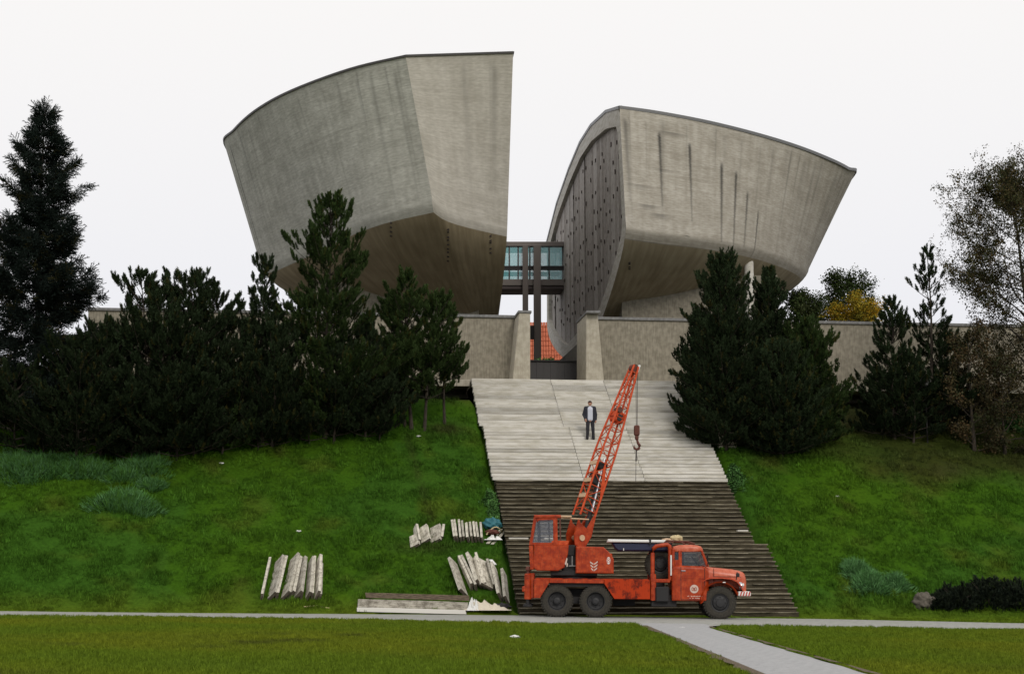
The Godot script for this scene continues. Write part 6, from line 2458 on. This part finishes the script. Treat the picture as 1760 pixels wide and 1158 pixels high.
func build_trees() -> void:
	mt.spray = {"tuft": tuft(14, 0.3, 0.22, 0.03, 9), "pine": spray_pine(1, 64, 0.3), "cone": spray_pine(2, 56, 0.22), "spruce": spray_spruce(3), "leaf": spray_leaf(4, 12, 0.26, 0.13), "big_leaf": spray_leaf(5, 26, 0.5, 0.2), "weed": spray_leaf(6, 16, 0.16, 0.12)}
	var dark := Color(0.026, 0.04, 0.019)
	var mid := Color(0.038, 0.062, 0.02)
	var p := foot(58, 72.5)
	conifer("spruce", "tall dark spruce at the left edge, rising above everything around it", p, top_height(58, 180, p), 5.0, 1, "spruce", Color(0.018, 0.026, 0.022), {"dense": 1.75, "gaps": 0.14, "size": 1.15, "bare": 0.02})
	var rows := [
		["pine", "broad dark pine with two tops between the spruce and the slender pine", 268, 73.0, 458, 3.4, 11, "pine", dark, {"dense": 1.62, "gaps": 0.16, "bare": 0.0, "tops": [Vector3(-0.9, 0.97, 0.2), Vector3(1.5, 1.0, -0.3), Vector3(0.3, 0.86, 0.9)]}],
		["pine", "low dark pine in front of the spruce at the left edge", 130, 71.8, 590, 3.2, 12, "pine", dark * 0.8, {"dense": 1.55, "bare": 0.0}],
		["pine", "dark pine bush at the far left foot of the spruce", 20, 71.5, 640, 3.2, 13, "pine", dark * 0.8, {"dense": 1.55, "bare": 0.0}],
		["pine", "dark pine right of the two-topped pine, its crown against the low wall", 358, 75.5, 486, 2.4, 14, "pine", dark, {"dense": 1.55, "bare": 0.0}],
		["pine", "slender pine with knobbly shoots standing against the sky left of the tallest pine", 447, 75.0, 436, 1.9, 15, "pine", dark, {"dense": 1.43, "gaps": 0.12, "bare": 0.0}],
		["pine", "tallest pine of the left group, its tip in front of the curved concrete", 560, 74.2, 334, 3.1, 16, "pine", mid, {"dense": 1.75, "gaps": 0.13, "bare": 0.02}],
		["pine", "dark pine filling the gap below the tallest pine", 470, 72.6, 560, 2.6, 17, "pine", dark, {"dense": 1.68, "bare": 0.0}],
		["pine", "bushy dark pine below and right of the tallest pine", 575, 73.4, 590, 2.5, 18, "pine", dark, {"dense": 1.68, "bare": 0.03}],
		["pine", "small young pine, lighter green, in front of the dark group", 380, 71.6, 648, 1.3, 19, "pine", mid * 1.1, {"dense": 1.68, "bare": 0.0}],
		["pine", "dark pine behind the small young pine", 300, 71.4, 622, 2.6, 20, "pine", dark * 0.85, {"dense": 1.55, "bare": 0.0}],
		["pine", "rounded pine with bare lower trunks just left of the stairs", 712, 75.6, 466, 2.5, 21, "pine", mid, {"dense": 1.62, "gaps": 0.16, "bare": 0.2, "tops": [Vector3(-0.5, 1.0, 0.2), Vector3(1.1, 0.86, 0.1), Vector3(-1.2, 0.8, -0.2)]}],
		["pine", "smaller pine closest to the stairs on the left, in front of the long wall", 765, 76.2, 520, 1.5, 22, "pine", mid, {"dense": 1.55, "gaps": 0.1, "bare": 0.28}],
		["pine", "dark bushy pine under the rounded pine", 655, 75.0, 640, 1.7, 23, "pine", dark, {"dense": 1.55, "bare": 0.05}],
		["pine", "low dark bush of pine shoots under the broad two-topped pine", 225, 0.0, 700, 2.0, 24, "pine", dark * 0.8, {"dense": 1.94, "bare": 0.0}],
		["pine", "low dark pine bush left of the small young pine's foot", 330, 0.0, 705, 1.8, 25, "pine", dark * 0.8, {"dense": 1.94, "bare": 0.0}],
		["pine", "low dark pine bush between the small young pine and the tallest pine", 440, 0.0, 690, 1.9, 26, "pine", dark * 0.85, {"dense": 1.94, "bare": 0.0}],
		["pine", "low dark pine bush at the foot of the tallest pine", 530, 0.0, 680, 1.9, 27, "pine", dark * 0.85, {"dense": 1.94, "bare": 0.0}],
		["pine", "low dark pine bush before the spruce's trunk", 75, 0.0, 690, 2.4, 28, "pine", dark * 0.8, {"dense": 1.94, "bare": 0.0}],
		["pine", "dark pine closing the gap between the two-topped pine and the slender pine", 405, 0.0, 545, 2.4, 29, "pine", dark, {"dense": 1.63, "bare": 0.0}],
		["pine", "dark pine between the tallest pine and the rounded pine", 630, 0.0, 560, 2.3, 30, "pine", dark, {"dense": 1.63, "bare": 0.0}],
		["pine", "dark pine between the spruce and the two-topped pine", 175, 0.0, 560, 2.9, 36, "pine", dark * 0.9, {"dense": 1.63, "bare": 0.0}],
		["pine", "dark pine behind the two pines at right, nearest the brown-leaved shrub", 1632, 0.0, 560, 1.8, 44, "pine", dark, {"dense": 1.48, "bare": 0.0}],
		["pine", "low dark pine below the gap before the pale wall at right", 1515, 0.0, 640, 1.5, 45, "pine", dark * 0.9, {"dense": 1.63, "bare": 0.0}],
		["conifer", "dense pointed conifer right of the stairs, tallest of its clump", 1248, 74.8, 436, 2.9, 31, "cone", dark * 1.1, {"dense": 1.94, "gaps": 0.03, "bare": 0.0}],
		["conifer", "pointed conifer behind the clump, in front of the round support", 1328, 76.0, 460, 2.1, 32, "cone", dark * 1.1, {"dense": 1.94, "gaps": 0.03, "bare": 0.0}],
		["conifer", "conifer with a thin top at the right of the clump", 1392, 74.6, 545, 2.6, 33, "cone", mid, {"dense": 1.94, "gaps": 0.04, "bare": 0.0}],
		["conifer", "low broad conifer in front of the clump, reaching down the grass", 1345, 72.8, 590, 2.9, 34, "cone", dark * 1.15, {"dense": 2.07, "gaps": 0.03, "bare": 0.0}],
		["conifer", "dense conifer at the left of the clump, next to the upper stairs", 1208, 75.6, 535, 1.75, 35, "cone", dark * 1.1, {"dense": 1.94, "gaps": 0.03, "bare": 0.0}],
		["pine", "shorter dark pine right of the gap in the trees, before the pale wall", 1540, 75.4, 508, 1.9, 41, "pine", dark, {"dense": 1.55, "bare": 0.0}],
		["pine", "taller pine with an open knobbly top beside the thin-leaved tree", 1606, 76.2, 418, 1.8, 42, "pine", dark, {"dense": 0.91, "gaps": 0.22, "bare": 0.0}],
		["pine", "low dark pine at the foot of the two pines at right", 1572, 74.8, 610, 1.8, 43, "pine", dark * 0.9, {"dense": 1.55, "bare": 0.0}],
	]
	var feet := {405: 768, 630: 757, 175: 786, 1632: 742, 1515: 752, 225: 795, 330: 786, 440: 774, 530: 764, 75: 788, 268: 782, 130: 793, 20: 775, 358: 772, 447: 764, 560: 754, 470: 771, 575: 760, 380: 780, 300: 790, 712: 738, 765: 730, 655: 758, 1248: 772, 1328: 752, 1392: 770, 1345: 786, 1208: 750, 1540: 755, 1606: 745, 1572: 760}
	for e in rows:
		p = foot(e[2], e[3])
		e[9]["group"] = "conifers in the clump right of the stairs" if e[0] == "conifer" else ("dark pines on the slope left of the stairs" if e[2] < 820 else "pines before the pale wall at right")
		if feet.has(e[2]):
			p = on_ground(e[2], feet[e[2]]) + Vector3(0, -0.05, 0)
		conifer(e[0], e[1], p, top_height(e[2], e[4], p) - 0.25, e[5], e[6], e[7], e[8], e[9])
	# thin-leaved autumn tree at the right edge
	p = foot(1786, 76.5)
	broadleaf("autumn_tree", "thin-leaved brownish tree with dark limbs at the right edge", p, top_height(1740, 258, p) * 0.95, 4.9, 51, [Color(0.075, 0.07, 0.03), Color(0.1, 0.075, 0.035), Color(0.05, 0.058, 0.028)], {"limbs": 46, "twigs": 22, "leaves": 11, "gaps": 0.1, "fuzz": 0.17, "fork": 0.1, "lean": Vector3(-0.7, 0, 0), "size": 0.66})
	p = foot(1668, 76.0)
	broadleaf("autumn_shrub", "brown-leaved shrub under the thin-leaved tree, before the pale wall", p, top_height(1668, 560, p), 1.9, 52, [Color(0.075, 0.06, 0.03), Color(0.09, 0.06, 0.03), Color(0.05, 0.05, 0.025)], {"limbs": 20, "twigs": 10, "leaves": 5, "gaps": 0.3, "fork": 0.03, "size": 0.8, "category": "shrub"})
	p = foot(1722, 75.6)
	broadleaf("autumn_shrub", "second brown-leaved shrub, lower, at the foot of the thin-leaved tree", p, top_height(1722, 610, p), 1.9, 53, [Color(0.07, 0.055, 0.03), Color(0.06, 0.05, 0.025), Color(0.04, 0.045, 0.022)], {"limbs": 18, "twigs": 10, "leaves": 5, "gaps": 0.3, "fork": 0.03, "size": 0.8, "category": "shrub"})
	# beyond the building at right
	for e in [["green_tree", "rounded green tree behind the right end of the museum", 1455, 112.0, 474, 3.0, 61, [Color(0.035, 0.055, 0.018), Color(0.055, 0.075, 0.025)]],
		["green_tree", "smaller green tree between the museum and the rounded tree", 1385, 110.0, 500, 1.8, 62, [Color(0.035, 0.055, 0.018), Color(0.06, 0.075, 0.03)]],
		["yellow_tree", "yellow autumn tree above the pale wall at right", 1478, 108.0, 528, 2.6, 63, [Color(0.4, 0.24, 0.02), Color(0.32, 0.25, 0.03), Color(0.2, 0.18, 0.03)]]]:
		var d: float = e[3]
		var x: float = (e[2] - CX) / FOC * d * 1.01
		p = Vector3(x, 15.3, -d)
		broadleaf(e[0], e[1], p, at(e[2], e[4], d).y - 15.3, e[5], e[6], e[7], {"limbs": 20, "twigs": 10, "leaves": 6, "gaps": 0.3, "leaf": "big_leaf", "fuzz": 0.2, "fork": 0.1, "size": 0.72})
	# low plants
	var weed := [Color(0.09, 0.21, 0.05), Color(0.11, 0.24, 0.07), Color(0.07, 0.16, 0.05)]
	var blue := [Color(0.065, 0.165, 0.045), Color(0.09, 0.2, 0.075), Color(0.06, 0.15, 0.025)]
	var blue2 := [Color(0.08, 0.2, 0.06), Color(0.11, 0.24, 0.09)]
	for e in [[1258, 828, 1.1, 0.7, "leafy green clump at the right edge of the stairs"], [1268, 838, 0.7, 0.4, "smaller leafy clump just below the one at the stairs' right edge"],
		[846, 868, 0.75, 0.7, "leafy green clump against the left edge of the stairs"], [850, 888, 0.6, 0.5, "lower leafy clump against the left edge of the stairs"],
		[1471, 984, 1.0, 0.45, "upper green clump on the slope right of the truck"], [1496, 1010, 1.4, 0.6, "broad green clump on the slope above the boulder"], [1540, 1008, 0.8, 0.5, "small green clump right of the broad one on the slope"], [1740, 735, 1.2, 0.9, "light green leafy clump below the thin-leaved tree"]]:
		p = on_ground(e[0], e[1])
		var open_slope: bool = e[0] > 1400 and e[0] < 1600
		shrub("leafy_clump", e[4], "plant", p, e[2], e[3] * (0.7 if open_slope else 1.0), e[2] * 0.8, int(e[0]), blue2 if open_slope else weed, "tuft" if open_slope else "weed", int((160 if open_slope else 220) * e[2] * e[2]) + 80, 0.9 if open_slope else 0.72)
	for e in [[60, 806, 3.6, 0.6, "low spreading bluish-green plants below the spruce, far left"], [245, 806, 2.0, 0.6, "spreading bluish-green plants under the broad two-topped pine"], [215, 824, 1.3, 0.4, "second patch of spreading plants just below the first"], [262, 838, 0.8, 0.35, "small tuft of spreading plants on the open grass"], [215, 868, 2.3, 0.4, "lowest patch of spreading plants on the left slope"], [140, 808, 2.6, 0.5, "spreading plants along the dark foot of the pines"]]:
		p = on_ground(e[0], e[1])
		shrub("ground_cover", e[4], "plant", p, e[2], e[3] * 0.42, e[2] * 0.55, int(e[0]) + 5, blue, "tuft", int(150 * e[2] * e[2] * 0.6) + 120, 1.0, "spreading plants on the left slope")
	var dk := [Color(0.016, 0.022, 0.016), Color(0.024, 0.032, 0.02)]
	for e in [[1650, 1042, 1.7, 0.75, "dark low evergreen shrub beside the boulder"], [1700, 1040, 1.8, 1.05, "taller dark evergreen shrub right of the first"], [1755, 1042, 2.0, 1.0, "dark evergreen shrub at the right edge by the road"], [1618, 1046, 0.9, 0.5, "small dark shrub touching the boulder"]]:
		p = on_ground(e[0], e[1])
		shrub("low_shrub", e[4], "shrub", p, e[2], e[3], e[2] * 0.7, int(e[0]) + 9, dk, "cone", int(260 * e[2]), 0.9, "dark low shrubs by the road at right")
	# plant behind the gate
	p = at(939, 628, 96.0)
	var g := thing("gate_bush", "small green bush behind the gate, below the red roof", "bush", Vector3(p.x, 12.2, p.z))
	var r := RandomNumberGenerator.new()
	r.seed = 8
	var st := MB.new()
	var pl := []
	var tn := []
	for k in 7:
		st.tube([Vector3(0, 0, 0), Vector3(r.randf_range(-0.5, 0.5), 1.6, r.randf_range(-0.4, 0.4)), Vector3(r.randf_range(-0.8, 0.8), 2.6, r.randf_range(-0.5, 0.5))], [0.03, 0.02, 0.008], 5)
	for k in 110:
		pl.append(Transform3D(aim(Vector3(r.randf_range(-1, 1), 1, r.randf_range(-1, 1)), k, 1.2), Vector3(r.randfn() * 0.26, 0.7 + r.randf() * 1.7, r.randfn() * 0.3)))
		tn.append(weed[k % 3] * r.randf_range(0.7, 1.6))
	put(st, "stems", mt.bark, g)
	scatter("foliage", mt.spray.weed, pl, tn, g)

func build_house() -> void:
	# red-roofed house beyond the passage
	var c := at(931, 600, 152.0)
	var yr := at(931, 556, 152.0).y
	var ye := at(931, 632, 148.0).y - 0.3
	var t := thing("red_roof_house", "house with an orange-red tiled roof seen through the passage between the halves", "house", Vector3(c.x, 11.0, c.z))
	var b := MB.new()
	b.box(Vector3(0, (ye - 11.0) * 0.5, 0), Vector3(8.6, ye - 11.0, 7.2))
	put(b, "wall", mt.slab[4], t)
	b = MB.new()
	b.prism(PackedVector2Array([Vector2(-3.9, ye - 11.0), Vector2(3.9, ye - 11.0), Vector2(0, yr - 11.15)]), -4.4, 4.4, Transform3D(Basis(Vector3(0, 0, -1), Vector3(0, 1, 0), Vector3(1, 0, 0)), Vector3.ZERO))
	var rf := put(b, "roof", mt.tile, t)
	var n := Vector3(0, 3.9, yr - ye).normalized()
	var up := Vector3(0, yr - ye, -3.9).normalized()
	var sl := Vector2(3.9, yr - ye).length()
	# courses of pantiles on the side towards the camera
	for row in 10:
		b = MB.new()
		for k in 34:
			var o := Vector3(-4.3 + k * 0.26, ye - 11.05, 3.98) + up * (row * sl / 10.0 + 0.2)
			b.hexa([o, o + Vector3(0.24, 0, 0), o + Vector3(0.24, 0, 0) + up * (sl / 10.0 + 0.04) - n * 0.05, o + up * (sl / 10.0 + 0.04) - n * 0.05, o + Vector3(0.04, 0, 0) + n * 0.06, o + Vector3(0.2, 0, 0) + n * 0.06, o + Vector3(0.2, 0, 0) + up * (sl / 10.0 + 0.04) + n * 0.01, o + Vector3(0.04, 0, 0) + up * (sl / 10.0 + 0.04) + n * 0.01])
		put(b, "tile_course", mt.tile, rf).set_meta("kind", "stuff")
	b = MB.new()
	b.box(Vector3(2.6, yr - 11.0 + 0.2, -0.6), Vector3(0.6, 1.2, 0.5))
	put(b, "chimney", mt.rust, rf)
	for x in [-2.4, 0.0, 2.4]:
		b = MB.new()
		b.bbox(Vector3(x, 3.4, 3.62), Vector3(1.1, 1.4, 0.08), 0.02)
		put(b, "window", mt.black, t)

# ---------------------------------------------------------------- all of it
func _ready() -> void:
	var cam := Camera3D.new()
	cam.name = "camera"
	cam.fov = rad_to_deg(2.0 * atan(CY / FOC))
	cam.near = 0.5
	cam.far = 3000.0
	cam.position = Vector3(0, EYE, 0)
	cam.rotation.x = pitch
	add_child(cam)
	var env := Environment.new()
	var sky := Sky.new()
	var sm := ProceduralSkyMaterial.new()
	sm.sky_top_color = Color(1.0, 0.988, 0.972)
	sm.sky_horizon_color = Color(0.86, 0.878, 0.935)
	sm.sky_curve = 0.15
	sm.ground_bottom_color = Color(0.2, 0.21, 0.17)
	sm.ground_horizon_color = Color(0.6, 0.62, 0.62)
	sm.sky_energy_multiplier = 1.0
	sm.sun_angle_max = 1.0
	sky.sky_material = sm
	env.background_mode = Environment.BG_SKY
	env.sky = sky
	env.tonemap_mode = Environment.TONE_MAPPER_LINEAR
	env.tonemap_exposure = 1.0
	env.sdfgi_enabled = true
	env.ssao_enabled = true
	env.ssil_enabled = true
	var we := WorldEnvironment.new()
	we.name = "world"
	we.environment = env
	add_child(we)
	var sun := DirectionalLight3D.new()
	sun.name = "sun"
	sun.light_energy = 0.45
	sun.light_color = Color(1.0, 0.975, 0.935)
	sun.light_angular_distance = 18.0
	sun.shadow_enabled = true
	sun.rotation = Vector3(deg_to_rad(-31), deg_to_rad(17), 0)
	add_child(sun)

	SF = Transform3D(Basis(Vector3.UP, 0.11345), Vector3(5.35, 0, -60.7))
	bumps.seed = 5
	bumps.frequency = 0.16
	bumps.fractal_octaves = 3
	patches.seed = 8
	patches.frequency = 0.06
	patches.fractal_octaves = 4
	fine.seed = 31
	fine.frequency = 0.9
	fine.fractal_octaves = 3
	make_materials()
	mt.tile = surfaced(ramp_texture([[field(71, 256, 256, 0.03, 4), 1.0]], 256, 256, Color(0.3, 0.07, 0.03), Color(0.5, 0.14, 0.07)), 1.6, 0.9)
	build_ground()
	build_podium()
	build_stairs()
	build_halls()
	build_bridge()
	build_house()
	build_truck()
	build_slabs()
	build_man()
	build_trees()
	build_grass()
